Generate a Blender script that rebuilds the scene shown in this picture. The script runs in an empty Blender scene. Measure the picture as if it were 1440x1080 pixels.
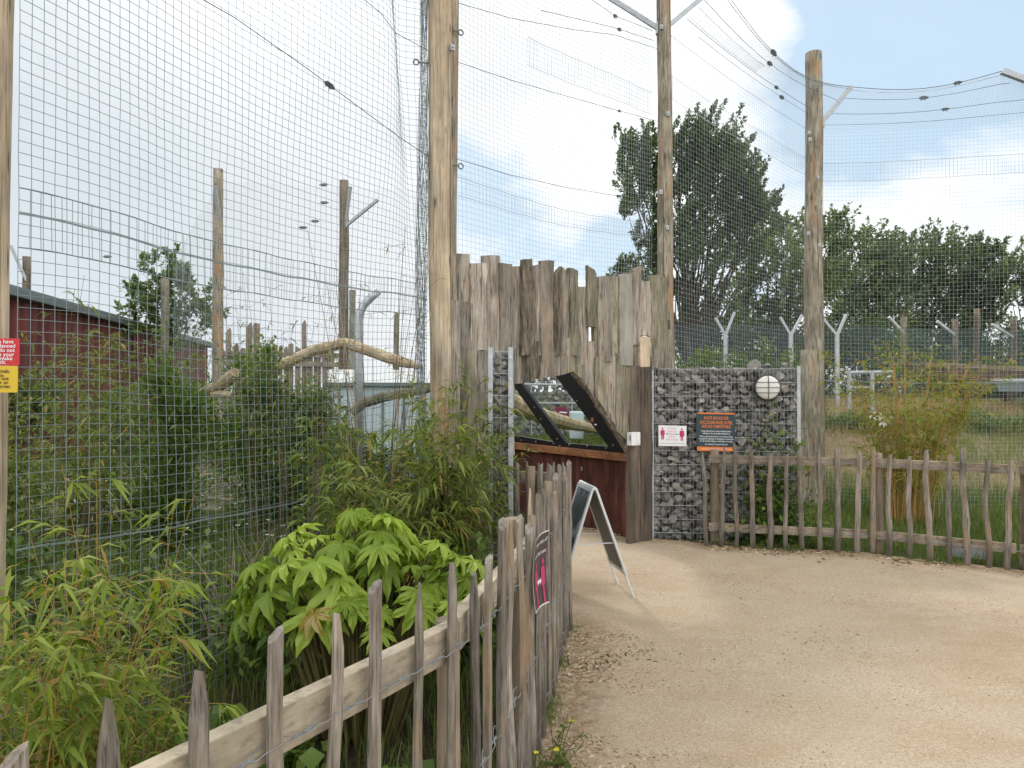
import bpy, bmesh, math, random
import numpy as np
from mathutils import Vector, Matrix, noise

random.seed(11)
rng = np.random.default_rng(11)
scene = bpy.context.scene
COL = scene.collection
R = math.radians

# ------------------------------------------------------------------ camera
FPX, IW, IH, HORIZ, EYE = 1000.0, 1440.0, 1080.0, 550.0, 1.6
PITCH = math.atan((HORIZ - IH / 2) / FPX)
cd = bpy.data.cameras.new('camera')
cam = bpy.data.objects.new('camera', cd)
COL.objects.link(cam)
cam.location = (0, 0, EYE)
cam.rotation_euler = (math.pi / 2 + PITCH, 0, 0)
cd.sensor_width = 36.0
cd.lens = 36.0 * FPX / IW
cd.clip_start = 0.05
cd.clip_end = 3000
scene.camera = cam


def ray(x, y):
    cx, cy = (x - IW / 2) / FPX, (IH / 2 - y) / FPX
    c, s = math.cos(PITCH), math.sin(PITCH)
    return Vector((cx, c - s * cy, s + c * cy))


def P(x, y, d):
    """world point seen at photo position x, y, at distance d ahead"""
    r = ray(x, y)
    return Vector((0, 0, EYE)) + r * (d / r.y)


def on_plane(x, y, a, n):
    r = ray(x, y)
    o = Vector((0, 0, EYE))
    return o + r * ((a - o).dot(n) / r.dot(n))


# ------------------------------------------------------------------ objects
ORI = {}


def props(o, label=None, cat=None, group=None, kind=None):
    if label: o['label'] = label
    if cat: o['category'] = cat
    if group: o['group'] = group
    if kind: o['kind'] = kind
    return o


def thing(name, label, cat, loc=(0, 0, 0), group=None):
    o = bpy.data.objects.new(name, None)
    o.empty_display_size = 0.1
    COL.objects.link(o)
    o.location = loc
    ORI[o.name] = Vector(loc)
    return props(o, label, cat, group)


def mesh_from(name, V, F, mat, smooth=False):
    me = bpy.data.meshes.new(name)
    V = np.asarray(V, dtype=np.float32)
    if isinstance(F, np.ndarray):
        m, k = F.shape
        me.vertices.add(len(V))
        me.vertices.foreach_set('co', V.ravel())
        me.loops.add(m * k)
        me.loops.foreach_set('vertex_index', F.astype(np.int32).ravel())
        me.polygons.add(m)
        me.polygons.foreach_set('loop_start', np.arange(0, m * k, k, dtype=np.int32))
        me.polygons.foreach_set('loop_total', np.full(m, k, dtype=np.int32))
        me.update(calc_edges=True)
    else:
        me.from_pydata(V.tolist(), [], F)
        me.update()
    me.validate()
    if smooth:
        me.polygons.foreach_set('use_smooth', np.ones(len(me.polygons), dtype=bool))
    if mat: me.materials.append(mat)
    return me


def mk(name, V, F, mat, parent=None, origin=None, smooth=False):
    V = np.asarray(V, dtype=np.float64).reshape(-1, 3)
    po = ORI[parent.name] if parent else Vector((0, 0, 0))
    org = Vector(origin) if origin is not None else po.copy()
    me = mesh_from(name, V - np.array(org), F, mat, smooth)
    o = bpy.data.objects.new(name, me)
    COL.objects.link(o)
    if parent: o.parent = parent
    o.location = org - po
    ORI[o.name] = org
    return o


class MB:
    def __init__(self):
        self.v, self.f = [], []

    def add(self, V, F):
        n = len(self.v)
        self.v.extend([tuple(p) for p in V])
        self.f.extend([tuple(i + n for i in q) for q in F])

    def tube(self, pts, r, n=8, cap=True, wob=0.0):
        pts = [Vector(p) for p in pts]
        if not hasattr(r, '__len__'): r = [r] * len(pts)
        t = (pts[1] - pts[0]).normalized()
        up = Vector((0, 0, 1)) if abs(t.z) < 0.9 else Vector((1, 0, 0))
        nrm = t.cross(up).normalized()
        V, F = [], []
        for i, p in enumerate(pts):
            a = pts[max(i - 1, 0)]; b = pts[min(i + 1, len(pts) - 1)]
            t = (b - a).normalized()
            nrm = (nrm - t * nrm.dot(t)).normalized()
            bn = t.cross(nrm)
            for k in range(n):
                an = 2 * math.pi * k / n
                rr = r[i] * (1 + (random.uniform(-wob, wob) if wob else 0))
                V.append(p + nrm * (math.cos(an) * rr) + bn * (math.sin(an) * rr))
        for i in range(len(pts) - 1):
            for k in range(n):
                k2 = (k + 1) % n
                F.append((i * n + k, i * n + k2, (i + 1) * n + k2, (i + 1) * n + k))
        if cap:
            F.append(tuple(range(n - 1, -1, -1)))
            F.append(tuple((len(pts) - 1) * n + k for k in range(n)))
        self.add(V, F)

    def box(self, c, ax, ay, az):
        """c centre; ax, ay, az half-axis vectors"""
        c, ax, ay, az = Vector(c), Vector(ax), Vector(ay), Vector(az)
        V = [c + ax * i + ay * j + az * k for k in (-1, 1) for j in (-1, 1) for i in (-1, 1)]
        F = [(0, 2, 3, 1), (4, 5, 7, 6), (0, 1, 5, 4), (2, 6, 7, 3), (0, 4, 6, 2), (1, 3, 7, 5)]
        self.add(V, F)

    def beam(self, a, b, w, h, up=(0, 0, 1)):
        a, b = Vector(a), Vector(b)
        t = (b - a).normalized()
        s = t.cross(Vector(up)).normalized()
        u = s.cross(t).normalized()
        self.box((a + b) / 2, (b - a) / 2, s * w / 2, u * h / 2)

    def prism(self, poly, off):
        """closed polygon (list of points) extruded by vector off"""
        off = Vector(off)
        n = len(poly)
        V = [Vector(p) for p in poly] + [Vector(p) + off for p in poly]
        F = [tuple(range(n)), tuple(range(2 * n - 1, n - 1, -1))]
        for i in range(n):
            j = (i + 1) % n
            F.append((i, i + n, j + n, j))
        self.add(V, F)

    def build(self, name, mat, parent=None, origin=None, smooth=False, bevel=0):
        o = mk(name, self.v, self.f, mat, parent, origin, smooth)
        bm = bmesh.new(); bm.from_mesh(o.data)
        bmesh.ops.recalc_face_normals(bm, faces=bm.faces)
        if bevel:
            es = [e for e in bm.edges if len(e.link_faces) == 2 and e.calc_face_angle(0) > 0.6]
            bmesh.ops.bevel(bm, geom=es, offset=bevel, segments=2, affect='EDGES', profile=0.6)
        bm.to_mesh(o.data); bm.free()
        if smooth:
            o.data.polygons.foreach_set('use_smooth', np.ones(len(o.data.polygons), dtype=bool))
        return o


def lines_mesh(L, r, k=3):
    """L (nl, ns, 3) polylines -> tube verts, quad faces (vectorised)"""
    L = np.asarray(L, dtype=np.float64)
    nl, ns, _ = L.shape
    T = np.gradient(L, axis=1) if ns > 1 else L
    T /= np.linalg.norm(T, axis=2, keepdims=True) + 1e-9
    ref = np.zeros_like(T); ref[..., 0] = 0.31; ref[..., 1] = -0.93; ref[..., 2] = 0.17
    N1 = np.cross(T, ref); N1 /= np.linalg.norm(N1, axis=2, keepdims=True) + 1e-9
    N2 = np.cross(T, N1)
    V = np.empty((nl, ns, k, 3))
    for i in range(k):
        a = 2 * math.pi * i / k
        V[:, :, i, :] = L + (N1 * math.cos(a) + N2 * math.sin(a)) * r
    idx = np.arange(nl * ns * k).reshape(nl, ns, k)
    a = idx[:, :-1, :]; b = idx[:, 1:, :]
    F = np.stack([a, np.roll(a, -1, 2), np.roll(b, -1, 2), b], axis=-1).reshape(-1, 4)
    return V.reshape(-1, 3), F


def cat_mesh(parts):
    V, F, n = [], [], 0
    for v, f in parts:
        V.append(v); F.append(f + n); n += len(v)
    return np.concatenate(V), np.concatenate(F)


# ------------------------------------------------------------------ materials
def newmat(name):
    m = bpy.data.materials.new(name)
    m.use_nodes = True
    nt = m.node_tree
    for n in list(nt.nodes): nt.nodes.remove(n)
    out = nt.nodes.new('ShaderNodeOutputMaterial')
    return m, nt, out


def node(nt, t, **kw):
    n = nt.nodes.new(t)
    for k, v in kw.items():
        if k.startswith('i_'):
            key = k[2:]
            key = int(key) if key.isdigit() else key.replace('_', ' ')
            n.inputs[key].default_value = v
        else:
            setattr(n, k, v)
    return n


def ramp(nt, fac, stops):
    n = nt.nodes.new('ShaderNodeValToRGB')
    el = n.color_ramp.elements
    while len(el) < len(stops): el.new(0.5)
    for e, (p, c) in zip(el, stops):
        e.position = p
        e.color = (c[0], c[1], c[2], 1)
    nt.links.new(fac, n.inputs[0])
    return n.outputs[0]


def mixc(nt, fac, a, b, mode='MIX'):
    n = nt.nodes.new('ShaderNodeMix')
    n.data_type = 'RGBA'
    n.blend_type = mode
    for s, v in ((n.inputs[0], fac), (n.inputs[6], a), (n.inputs[7], b)):
        if hasattr(v, 'is_linked'): nt.links.new(v, s)
        elif isinstance(v, (int, float)): s.default_value = v
        else: s.default_value = (v[0], v[1], v[2], 1)
    return n.outputs[2]


def math_n(nt, op, a, b=None):
    n = nt.nodes.new('ShaderNodeMath'); n.operation = op
    for s, v in ((n.inputs[0], a), (n.inputs[1], b)):
        if v is None: continue
        if hasattr(v, 'is_linked'): nt.links.new(v, s)
        else: s.default_value = v
    return n.outputs[0]


def noise_n(nt, vec, scale, detail=5, rough=0.6, dist=0.0):
    n = node(nt, 'ShaderNodeTexNoise', i_Scale=scale, i_Detail=detail, i_Roughness=rough, i_Distortion=dist)
    if vec is not None: nt.links.new(vec, n.inputs['Vector'])
    return n.outputs['Fac']


def obj_vec(nt, scale=(1, 1, 1), world=False):
    """object (or world) coordinates shifted per object so that no two things repeat"""
    if world:
        src = node(nt, 'ShaderNodeNewGeometry').outputs['Position']
    else:
        src = node(nt, 'ShaderNodeTexCoord').outputs['Object']
    info = node(nt, 'ShaderNodeObjectInfo').outputs['Random']
    off = math_n(nt, 'MULTIPLY', info, 37.0)
    a = nt.nodes.new('ShaderNodeVectorMath'); a.operation = 'ADD'
    nt.links.new(src, a.inputs[0])
    if not world:
        cmb = nt.nodes.new('ShaderNodeCombineXYZ')
        for i in range(3): nt.links.new(off, cmb.inputs[i])
        nt.links.new(cmb.outputs[0], a.inputs[1])
    mp = node(nt, 'ShaderNodeMapping')
    mp.inputs['Scale'].default_value = scale
    nt.links.new(a.outputs[0], mp.inputs['Vector'])
    return mp.outputs[0], info


def bsdf(nt, out, color, rough=0.8, metal=0.0, bump=None, bstr=0.4, bdist=0.01, spec=0.3):
    b = node(nt, 'ShaderNodeBsdfPrincipled')
    for s, v in ((b.inputs['Base Color'], color), (b.inputs['Roughness'], rough)):
        if hasattr(v, 'is_linked'): nt.links.new(v, s)
        elif isinstance(v, (int, float)): s.default_value = v
        else: s.default_value = (v[0], v[1], v[2], 1)
    b.inputs['Metallic'].default_value = metal
    b.inputs['Specular IOR Level'].default_value = spec
    if bump is not None:
        bn = node(nt, 'ShaderNodeBump', i_Strength=bstr, i_Distance=bdist)
        nt.links.new(bump, bn.inputs['Height'])
        nt.links.new(bn.outputs[0], b.inputs['Normal'])
    nt.links.new(b.outputs[0], out.inputs[0])
    return b


def wood(name, lo, mid, hi, stretch=(30, 30, 2.2), vary=0.5, moss=0.0, crack=0.5, bstr=0.6, bdist=0.006, patch=None, low=None, knots=0.0):
    m, nt, out = newmat(name)
    v, rnd = obj_vec(nt, stretch)
    n1 = noise_n(nt, v, 1.0, 8, 0.65, 0.6)
    v2, _ = obj_vec(nt, (stretch[0] * 3.5, stretch[1] * 3.5, stretch[2] * 1.2))
    n2 = noise_n(nt, v2, 1.0, 4, 0.6)
    v3, _ = obj_vec(nt, (3, 3, 1.6))
    n3 = noise_n(nt, v3, 1.6, 4, 0.6)
    c = ramp(nt, n1, [(0.28, lo), (0.5, mid), (0.72, hi)])
    c = mixc(nt, math_n(nt, 'MULTIPLY', ramp(nt, n2, [(0.36, (1, 1, 1)), (0.46, (0, 0, 0))]), crack), c, [q * 0.25 for q in lo])
    blot = ramp(nt, n3, [(0.3, (0.62, 0.62, 0.62)), (0.7, (1.22, 1.2, 1.16))])
    c = mixc(nt, 1.0, c, blot, 'MULTIPLY')
    tone = node(nt, 'ShaderNodeMapRange', i_To_Min=1 - vary, i_To_Max=1 + vary * 0.7)
    nt.links.new(rnd, tone.inputs[0])
    c = mixc(nt, 1.0, c, tone.outputs[0], 'MULTIPLY')
    if patch:
        v4, _ = obj_vec(nt, (5, 5, 1.3))
        n4 = noise_n(nt, v4, 1.3, 5, 0.65)
        c = mixc(nt, ramp(nt, n4, [(0.55, (0, 0, 0)), (0.66, (0.85, 0.85, 0.85))]), c, patch)
    if knots:
        vk, _ = obj_vec(nt, (9, 9, 2.6))
        vo = node(nt, 'ShaderNodeTexVoronoi', i_Scale=1.0, i_Randomness=1.0)
        nt.links.new(vk, vo.inputs['Vector'])
        kd = math_n(nt, 'ADD', vo.outputs['Distance'], math_n(nt, 'MULTIPLY', math_n(nt, 'SUBTRACT', n1, .5), .25))
        c = mixc(nt, math_n(nt, 'MULTIPLY', ramp(nt, kd, [(.07, (1, 1, 1)), (.16, (0, 0, 0))]), knots), c, [q * .35 for q in lo])
        vs, _ = obj_vec(nt, (26, 26, .35))
        sp_ = noise_n(nt, vs, 1.0, 3, .5, .3)
        c = mixc(nt, math_n(nt, 'MULTIPLY', ramp(nt, sp_, [(.30, (1, 1, 1)), (.345, (0, 0, 0))]), knots), c, [q * .3 for q in lo])
    if moss:
        v5, _ = obj_vec(nt, (7, 7, 4))
        n5 = noise_n(nt, v5, 1.4, 6, 0.7)
        c = mixc(nt, math_n(nt, 'MULTIPLY', ramp(nt, n5, [(0.45, (0, 0, 0)), (0.65, (1, 1, 1))]), moss), c, (0.13, 0.135, 0.05))
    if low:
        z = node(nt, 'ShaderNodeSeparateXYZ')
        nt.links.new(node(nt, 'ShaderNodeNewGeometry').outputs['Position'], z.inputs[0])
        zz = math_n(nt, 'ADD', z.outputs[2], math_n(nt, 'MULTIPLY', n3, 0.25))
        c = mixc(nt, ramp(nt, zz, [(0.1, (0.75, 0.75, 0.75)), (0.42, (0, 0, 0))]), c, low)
    h = math_n(nt, 'ADD', n1, math_n(nt, 'MULTIPLY', n2, 0.8))
    bsdf(nt, out, c, 0.88, 0, h, bstr, bdist, 0.2)
    return m


def plain(name, col, rough=0.6, metal=0.0, var=0.15, nscale=6.0, spec=0.4, bstr=0.0, dirt=None):
    m, nt, out = newmat(name)
    v, rnd = obj_vec(nt, (1, 1, 1))
    n = noise_n(nt, v, nscale, 6, 0.65)
    lo = [q * (1 - var) for q in col]; hi = [min(1, q * (1 + var)) for q in col]
    c = ramp(nt, n, [(0.3, lo), (0.7, hi)])
    if dirt:
        n2 = noise_n(nt, v, nscale * 3.1, 5, 0.7)
        c = mixc(nt, ramp(nt, n2, [(0.5, (0, 0, 0)), (0.7, (0.6, 0.6, 0.6))]), c, dirt)
    bsdf(nt, out, c, rough, metal, n if bstr else None, bstr, 0.004, spec)
    return m


def leaf(name, cols, transl=0.35, rough=0.5, gloss=0.02, dead=None, deadp=0.04):
    m, nt, out = newmat(name)
    g = node(nt, 'ShaderNodeNewGeometry')
    rpi = g.outputs['Random Per Island']
    n = noise_n(nt, g.outputs['Position'], 2.2, 3, 0.6)
    f = math_n(nt, 'ADD', math_n(nt, 'MULTIPLY', rpi, 0.62), math_n(nt, 'MULTIPLY', n, 0.42))
    k = len(cols)
    c = ramp(nt, f, [(0.08 + 0.84 * i / (k - 1), cc) for i, cc in enumerate(cols)])
    if dead:
        fr = math_n(nt, 'FRACT', math_n(nt, 'MULTIPLY', rpi, 53.7))
        c = mixc(nt, math_n(nt, 'LESS_THAN', fr, deadp), c, dead)
    d = node(nt, 'ShaderNodeBsdfDiffuse'); nt.links.new(c, d.inputs[0])
    t = node(nt, 'ShaderNodeBsdfTranslucent')
    nt.links.new(mixc(nt, 1.0, c, (1.15, 1.25, 0.55), 'MULTIPLY'), t.inputs[0])
    s = nt.nodes.new('ShaderNodeMixShader'); s.inputs[0].default_value = transl
    nt.links.new(d.outputs[0], s.inputs[1]); nt.links.new(t.outputs[0], s.inputs[2])
    gl = node(nt, 'ShaderNodeBsdfGlossy', i_Roughness=rough)
    gl.inputs[0].default_value = (1, 1, 1, 1)
    s2 = nt.nodes.new('ShaderNodeMixShader'); s2.inputs[0].default_value = gloss
    nt.links.new(s.outputs[0], s2.inputs[1]); nt.links.new(gl.outputs[0], s2.inputs[2])
    nt.links.new(s2.outputs[0], out.inputs[0])
    return m


M = {}
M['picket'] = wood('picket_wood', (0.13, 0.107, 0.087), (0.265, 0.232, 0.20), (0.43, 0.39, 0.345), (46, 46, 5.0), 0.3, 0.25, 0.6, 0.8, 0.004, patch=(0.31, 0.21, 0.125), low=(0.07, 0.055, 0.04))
M['rail'] = wood('rail_wood', (0.30, 0.25, 0.19), (0.44, 0.38, 0.29), (0.56, 0.49, 0.38), (6, 6, 40), 0.12, 0.22, 0.35, 0.35, 0.003)
M['rail_old'] = wood('rail_old_wood', (0.19, 0.15, 0.11), (0.31, 0.25, 0.19), (0.42, 0.35, 0.26), (5, 5, 30), 0.2, 0.1, 0.5, 0.4, 0.003)
M['post'] = wood('tall_post_wood', (0.31, 0.23, 0.15), (0.50, 0.405, 0.29), (0.68, 0.58, 0.45), (30, 30, 1.7), 0.10, 0.0, 0.5, 0.6, 0.006, patch=(0.45, 0.28, 0.14), knots=.8)
M['post_grey'] = wood('grey_post_wood', (0.17, 0.145, 0.11), (0.375, 0.33, 0.26), (0.57, 0.52, 0.43), (24, 24, 3.4), 0.12, 0.2, 0.8, 0.9, 0.01, patch=(0.40, 0.22, 0.11), knots=.8)
M['stake'] = wood('stake_wood', (0.13, 0.10, 0.075), (0.24, 0.19, 0.14), (0.33, 0.27, 0.20), (12, 12, 1.2), 0.3, 0.1, 0.5)
M['plank'] = wood('plank_grey_wood', (0.17, 0.145, 0.12), (0.385, 0.34, 0.29), (0.56, 0.51, 0.45), (26, 26, 2.6), 0.3, 0.12, 0.75, 0.9, 0.012, patch=(0.38, 0.275, 0.19), knots=.6)
M['plank_moss'] = wood('plank_mossy_wood', (0.14, 0.125, 0.09), (0.32, 0.29, 0.22), (0.48, 0.44, 0.35), (24, 24, 2.8), 0.25, 0.5, 0.75, 0.9, 0.014)
M['plank_bark'] = wood('plank_bark_wood', (0.07, 0.055, 0.045), (0.24, 0.20, 0.16), (0.48, 0.42, 0.345), (22, 22, 4.5), 0.25, 0.25, 0.9, 1.0, 0.03)
M['plank_pale'] = wood('plank_pale_wood', (0.42, 0.32, 0.22), (0.56, 0.45, 0.33), (0.66, 0.56, 0.43), (12, 12, 0.8), 0.1, 0.0, 0.3)
M['plank_dark'] = wood('plank_dark_wood', (0.06, 0.047, 0.038), (0.135, 0.105, 0.085), (0.22, 0.18, 0.145), (11, 11, 0.9), 0.25, 0.15, 0.6, 0.7, 0.01)
M['redboard'] = wood('red_stained_board', (0.055, 0.02, 0.015), (0.105, 0.038, 0.028), (0.16, 0.066, 0.05), (9, 9, 1.4), 0.1, 0.0, 0.6, 0.3, 0.003)
M['sill'] = wood('sill_wood', (0.17, 0.075, 0.035), (0.29, 0.135, 0.062), (0.38, 0.20, 0.10), (4, 4, 20), 0.1, 0.0, 0.25, 0.3, 0.003)
M['log'] = wood('log_wood', (0.34, 0.25, 0.15), (0.50, 0.40, 0.26), (0.62, 0.53, 0.37), (4, 4, 4), 0.1, 0.0, 0.3)
M['log_grey'] = wood('log_grey_wood', (0.12, 0.11, 0.085), (0.22, 0.21, 0.16), (0.32, 0.3, 0.24), (5, 5, 4), 0.1, 0.3, 0.4)
M['bark'] = wood('tree_bark', (0.03, 0.025, 0.02), (0.075, 0.062, 0.05), (0.13, 0.11, 0.09), (6, 6, 1.5), 0.2, 0.2, 0.5, 0.8, 0.03)
M['twig'] = plain('twig', (0.13, 0.085, 0.05), 0.8, 0, 0.4, 9)
M['dry'] = plain('dry_stem', (0.34, 0.27, 0.18), 0.8, 0, 0.3, 9)
M['cane'] = plain('green_cane', (0.10, 0.085, 0.03), 0.6, 0, 0.4, 7)
M['cane_orange'] = plain('orange_cane', (0.38, 0.22, 0.06), 0.55, 0, 0.3, 7)
M['steel'] = plain('galvanised_steel', (0.42, 0.45, 0.47), 0.5, 0.35, 0.16, 14, 0.5, 0, (0.30, 0.31, 0.30))
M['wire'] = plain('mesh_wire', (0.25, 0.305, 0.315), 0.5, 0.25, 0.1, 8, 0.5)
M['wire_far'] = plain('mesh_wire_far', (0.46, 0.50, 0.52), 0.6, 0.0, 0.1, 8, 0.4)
M['net'] = plain('fine_net', (0.5, 0.53, 0.55), 0.7, 0, 0.1, 5)
M['green_wire'] = plain('security_mesh_wire', (0.10, 0.145, 0.15), 0.6, 0.1, 0.1, 8)
M['cable'] = plain('dark_cable', (0.07, 0.075, 0.08), 0.6, 0.3, 0.2, 5)
M['clamp'] = plain('dark_clamp', (0.13, 0.14, 0.15), 0.5, 0.4, 0.3, 30)
M['alu'] = plain('aluminium_frame', (0.62, 0.64, 0.65), 0.4, 0.25, 0.06, 9, 0.5)
M['greyback'] = plain('grey_backing', (0.19, 0.185, 0.175), 0.7, 0, 0.12, 5)
M['black'] = plain('black_frame', (0.008, 0.008, 0.009), 0.45, 0, 0.2, 8, 0.4)
M['bolt'] = plain('bolt_head', (0.5, 0.5, 0.5), 0.3, 0.8, 0.1, 8)
M['white'] = plain('white_plastic', (0.78, 0.78, 0.77), 0.4, 0, 0.04, 4, 0.4, 0, (0.62, 0.61, 0.58))
M['opal'] = plain('opal_lens', (0.66, 0.645, 0.60), 0.3, 0, 0.04, 8, 0.5)
M['dkgrey'] = plain('dark_grey_plastic', (0.04, 0.04, 0.042), 0.5, 0, 0.15, 10)
M['s_dark'] = plain('sign_dark', (0.022, 0.045, 0.052), 0.45, 0, 0.25, 3)
M['s_orange'] = plain('sign_orange', (0.75, 0.20, 0.03), 0.5, 0, 0.1, 5)
M['s_white'] = plain('sign_white', (0.80, 0.80, 0.80), 0.5, 0, 0.03, 5)
M['s_pink'] = plain('sign_pink', (0.50, 0.03, 0.14), 0.5, 0, 0.08, 5)
M['s_lilac'] = plain('sign_pink_text', (0.70, 0.28, 0.40), 0.5, 0, 0.05, 5)
M['s_plum'] = plain('sign_plum', (0.040, 0.028, 0.036), 0.4, 0, 0.2, 5)
M['s_red'] = plain('sign_red', (0.55, 0.03, 0.035), 0.45, 0, 0.08, 5)
M['s_yellow'] = plain('sign_yellow', (0.68, 0.46, 0.035), 0.45, 0, 0.06, 5)
M['s_black'] = plain('sign_black', (0.02, 0.02, 0.02), 0.5, 0, 0.1, 5)
M['redwall'] = plain('red_cladding', (0.145, 0.036, 0.030), 0.65, 0, 0.28, 1.2)
M['roofgrey'] = plain('roof_grey', (0.14, 0.17, 0.17), 0.6, 0, 0.15, 2)
M['tank'] = plain('pale_blue_panel', (0.50, 0.60, 0.62), 0.55, 0, 0.08, 2)
M['tanktop'] = plain('pale_grey_lid', (0.66, 0.68, 0.67), 0.5, 0, 0.06, 2)


def poster_mat():
    m, nt, out = newmat('board_poster')
    v, _ = obj_vec(nt, (1, 1, 1))
    n = noise_n(nt, v, 7.5, 2, 0.4)
    c = ramp(nt, n, [(0.4, (0.022, 0.028, 0.042)), (0.55, (0.05, 0.06, 0.085)), (0.68, (0.22, 0.24, 0.29))])
    bsdf(nt, out, c, 0.25, 0, spec=0.5)
    return m


def stone_mat():
    m, nt, out = newmat('gabion_stone')
    g = node(nt, 'ShaderNodeNewGeometry')
    info = node(nt, 'ShaderNodeObjectInfo')
    f = math_n(nt, 'FRACT', math_n(nt, 'ADD', g.outputs['Random Per Island'], math_n(nt, 'MULTIPLY', info.outputs['Random'], 7.13)))
    c = ramp(nt, f, [(0.0, (0.19, 0.188, 0.185)), (0.35, (0.235, 0.23, 0.222)), (0.6, (0.27, 0.258, 0.238)), (0.85, (0.315, 0.30, 0.272)), (1.0, (0.45, 0.42, 0.375))])
    n = noise_n(nt, g.outputs['Position'], 38, 6, 0.7)
    c = mixc(nt, 1.0, c, ramp(nt, n, [(0.3, (0.6, 0.6, 0.62)), (0.7, (1.35, 1.33, 1.28))]), 'MULTIPLY')
    bsdf(nt, out, c, 0.9, 0, n, 0.5, 0.006, 0.2)
    return m


def path_mat():
    m, nt, out = newmat('sandy_gravel_path')
    v, _ = obj_vec(nt, (1, 1, 1), world=True)
    big = noise_n(nt, v, 0.8, 4, 0.55)
    mp = node(nt, 'ShaderNodeMapping'); mp.inputs['Scale'].default_value = (0.75, 1.3, 1)
    nt.links.new(v, mp.inputs['Vector'])
    mid = noise_n(nt, mp.outputs[0], 3.2, 6, 0.65)
    fine = noise_n(nt, v, 55, 5, 0.75)
    grit = noise_n(nt, v, 190, 3, 0.7)
    c = ramp(nt, big, [(0.32, (0.435, 0.33, 0.222)), (0.5, (0.475, 0.372, 0.26)), (0.7, (0.515, 0.42, 0.308))])
    c = mixc(nt, ramp(nt, mid, [(0.42, (0, 0, 0)), (0.64, (0.45, 0.45, 0.45))]), c, (0.54, 0.45, 0.35))
    c = mixc(nt, 1.0, c, ramp(nt, fine, [(0.3, (0.78, 0.76, 0.73)), (0.7, (1.13, 1.13, 1.14))]), 'MULTIPLY')
    c = mixc(nt, 1.0, c, ramp(nt, grit, [(0.33, (0.55, 0.53, 0.50)), (0.5, (1, 1, 1)), (0.7, (1.3, 1.3, 1.32))]), 'MULTIPLY')
    # litter band towards the fences, its dark tone also painting contact shade (vertex colour 'edge')
    at = node(nt, 'ShaderNodeAttribute', attribute_name='edge')
    nn = noise_n(nt, v, 26, 6, 0.8)
    e = math_n(nt, 'ADD', at.outputs['Fac'], math_n(nt, 'MULTIPLY', math_n(nt, 'SUBTRACT', mid, 0.5), 0.9))
    litter = ramp(nt, nn, [(0.32, (0.10, 0.066, 0.04)), (0.5, (0.29, 0.205, 0.125)), (0.68, (0.52, 0.42, 0.29))])
    c = mixc(nt, ramp(nt, e, [(0.4, (0, 0, 0)), (0.9, (0.9, 0.9, 0.9))]), c, litter)
    h = math_n(nt, 'ADD', math_n(nt, 'MULTIPLY', fine, 1.0), math_n(nt, 'MULTIPLY', grit, 0.6))
    bsdf(nt, out, c, 0.95, 0, h, 0.55, 0.012, 0.1)
    return m


def ground_mat():
    m, nt, out = newmat('earth_and_turf')
    v, _ = obj_vec(nt, (1, 1, 1), world=True)
    a = noise_n(nt, v, 0.55, 6, 0.65)
    b = noise_n(nt, v, 6.0, 6, 0.7)
    f = noise_n(nt, v, 34, 5, 0.75)
    green = ramp(nt, b, [(0.3, (0.03, 0.045, 0.015)), (0.7, (0.085, 0.115, 0.035))])
    dry = ramp(nt, b, [(0.3, (0.18, 0.14, 0.08)), (0.7, (0.36, 0.29, 0.18))])
    soil = ramp(nt, f, [(0.3, (0.03, 0.022, 0.015)), (0.7, (0.085, 0.064, 0.044))])
    at = node(nt, 'ShaderNodeAttribute', attribute_name='edge')   # 0 bed, 0.5 turf, 1 dry meadow
    k = math_n(nt, 'ADD', at.outputs['Fac'], math_n(nt, 'MULTIPLY', math_n(nt, 'SUBTRACT', a, 0.5), 0.9))
    c = mixc(nt, ramp(nt, k, [(0.15, (0, 0, 0)), (0.4, (1, 1, 1))]), soil, green)
    c = mixc(nt, ramp(nt, k, [(0.6, (0, 0, 0)), (0.85, (1, 1, 1))]), c, dry)
    c = mixc(nt, 1.0, c, ramp(nt, f, [(0.3, (0.7, 0.7, 0.7)), (0.7, (1.2, 1.2, 1.2))]), 'MULTIPLY')
    bsdf(nt, out, c, 0.95, 0, f, 0.8, 0.03, 0.1)
    return m


def glass_mat():
    m, nt, out = newmat('viewing_glass')
    t = node(nt, 'ShaderNodeBsdfTransparent'); t.inputs[0].default_value = (0.88, 0.92, 0.90, 1)
    g = node(nt, 'ShaderNodeBsdfGlossy', i_Roughness=0.02); g.inputs[0].default_value = (1, 1, 1, 1)
    fr = node(nt, 'ShaderNodeLayerWeight', i_Blend=0.12)
    s = nt.nodes.new('ShaderNodeMixShader')
    nt.links.new(fr.outputs['Fresnel'], s.inputs[0])
    nt.links.new(t.outputs[0], s.inputs[1]); nt.links.new(g.outputs[0], s.inputs[2])
    nt.links.new(s.outputs[0], out.inputs[0])
    return m


M['poster'] = poster_mat(); M['stone'] = stone_mat(); M['path'] = path_mat(); M['ground'] = ground_mat(); M['glass'] = glass_mat()
M['l_yellow'] = leaf('bamboo_yellow_leaf', [(0.07, 0.115, 0.014), (0.19, 0.255, 0.030), (0.33, 0.38, 0.06)], 0.4, 0.5, 0.02, (0.34, 0.22, 0.07), 0.05)
M['l_bamboo'] = leaf('bamboo_leaf', [(0.05, 0.08, 0.012), (0.15, 0.195, 0.034), (0.29, 0.325, 0.075)], 0.38, 0.5, 0.015, (0.42, 0.27, 0.10), 0.05)
M['l_dark'] = leaf('dark_shrub_leaf', [(0.036, 0.07, 0.016), (0.095, 0.15, 0.034), (0.18, 0.24, 0.06)], 0.28, 0.5, 0.02)
M['l_shrub'] = leaf('shrub_leaf', [(0.04, 0.08, 0.012), (0.10, 0.165, 0.028), (0.20, 0.26, 0.05)], 0.35, 0.5, 0.02)
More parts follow.
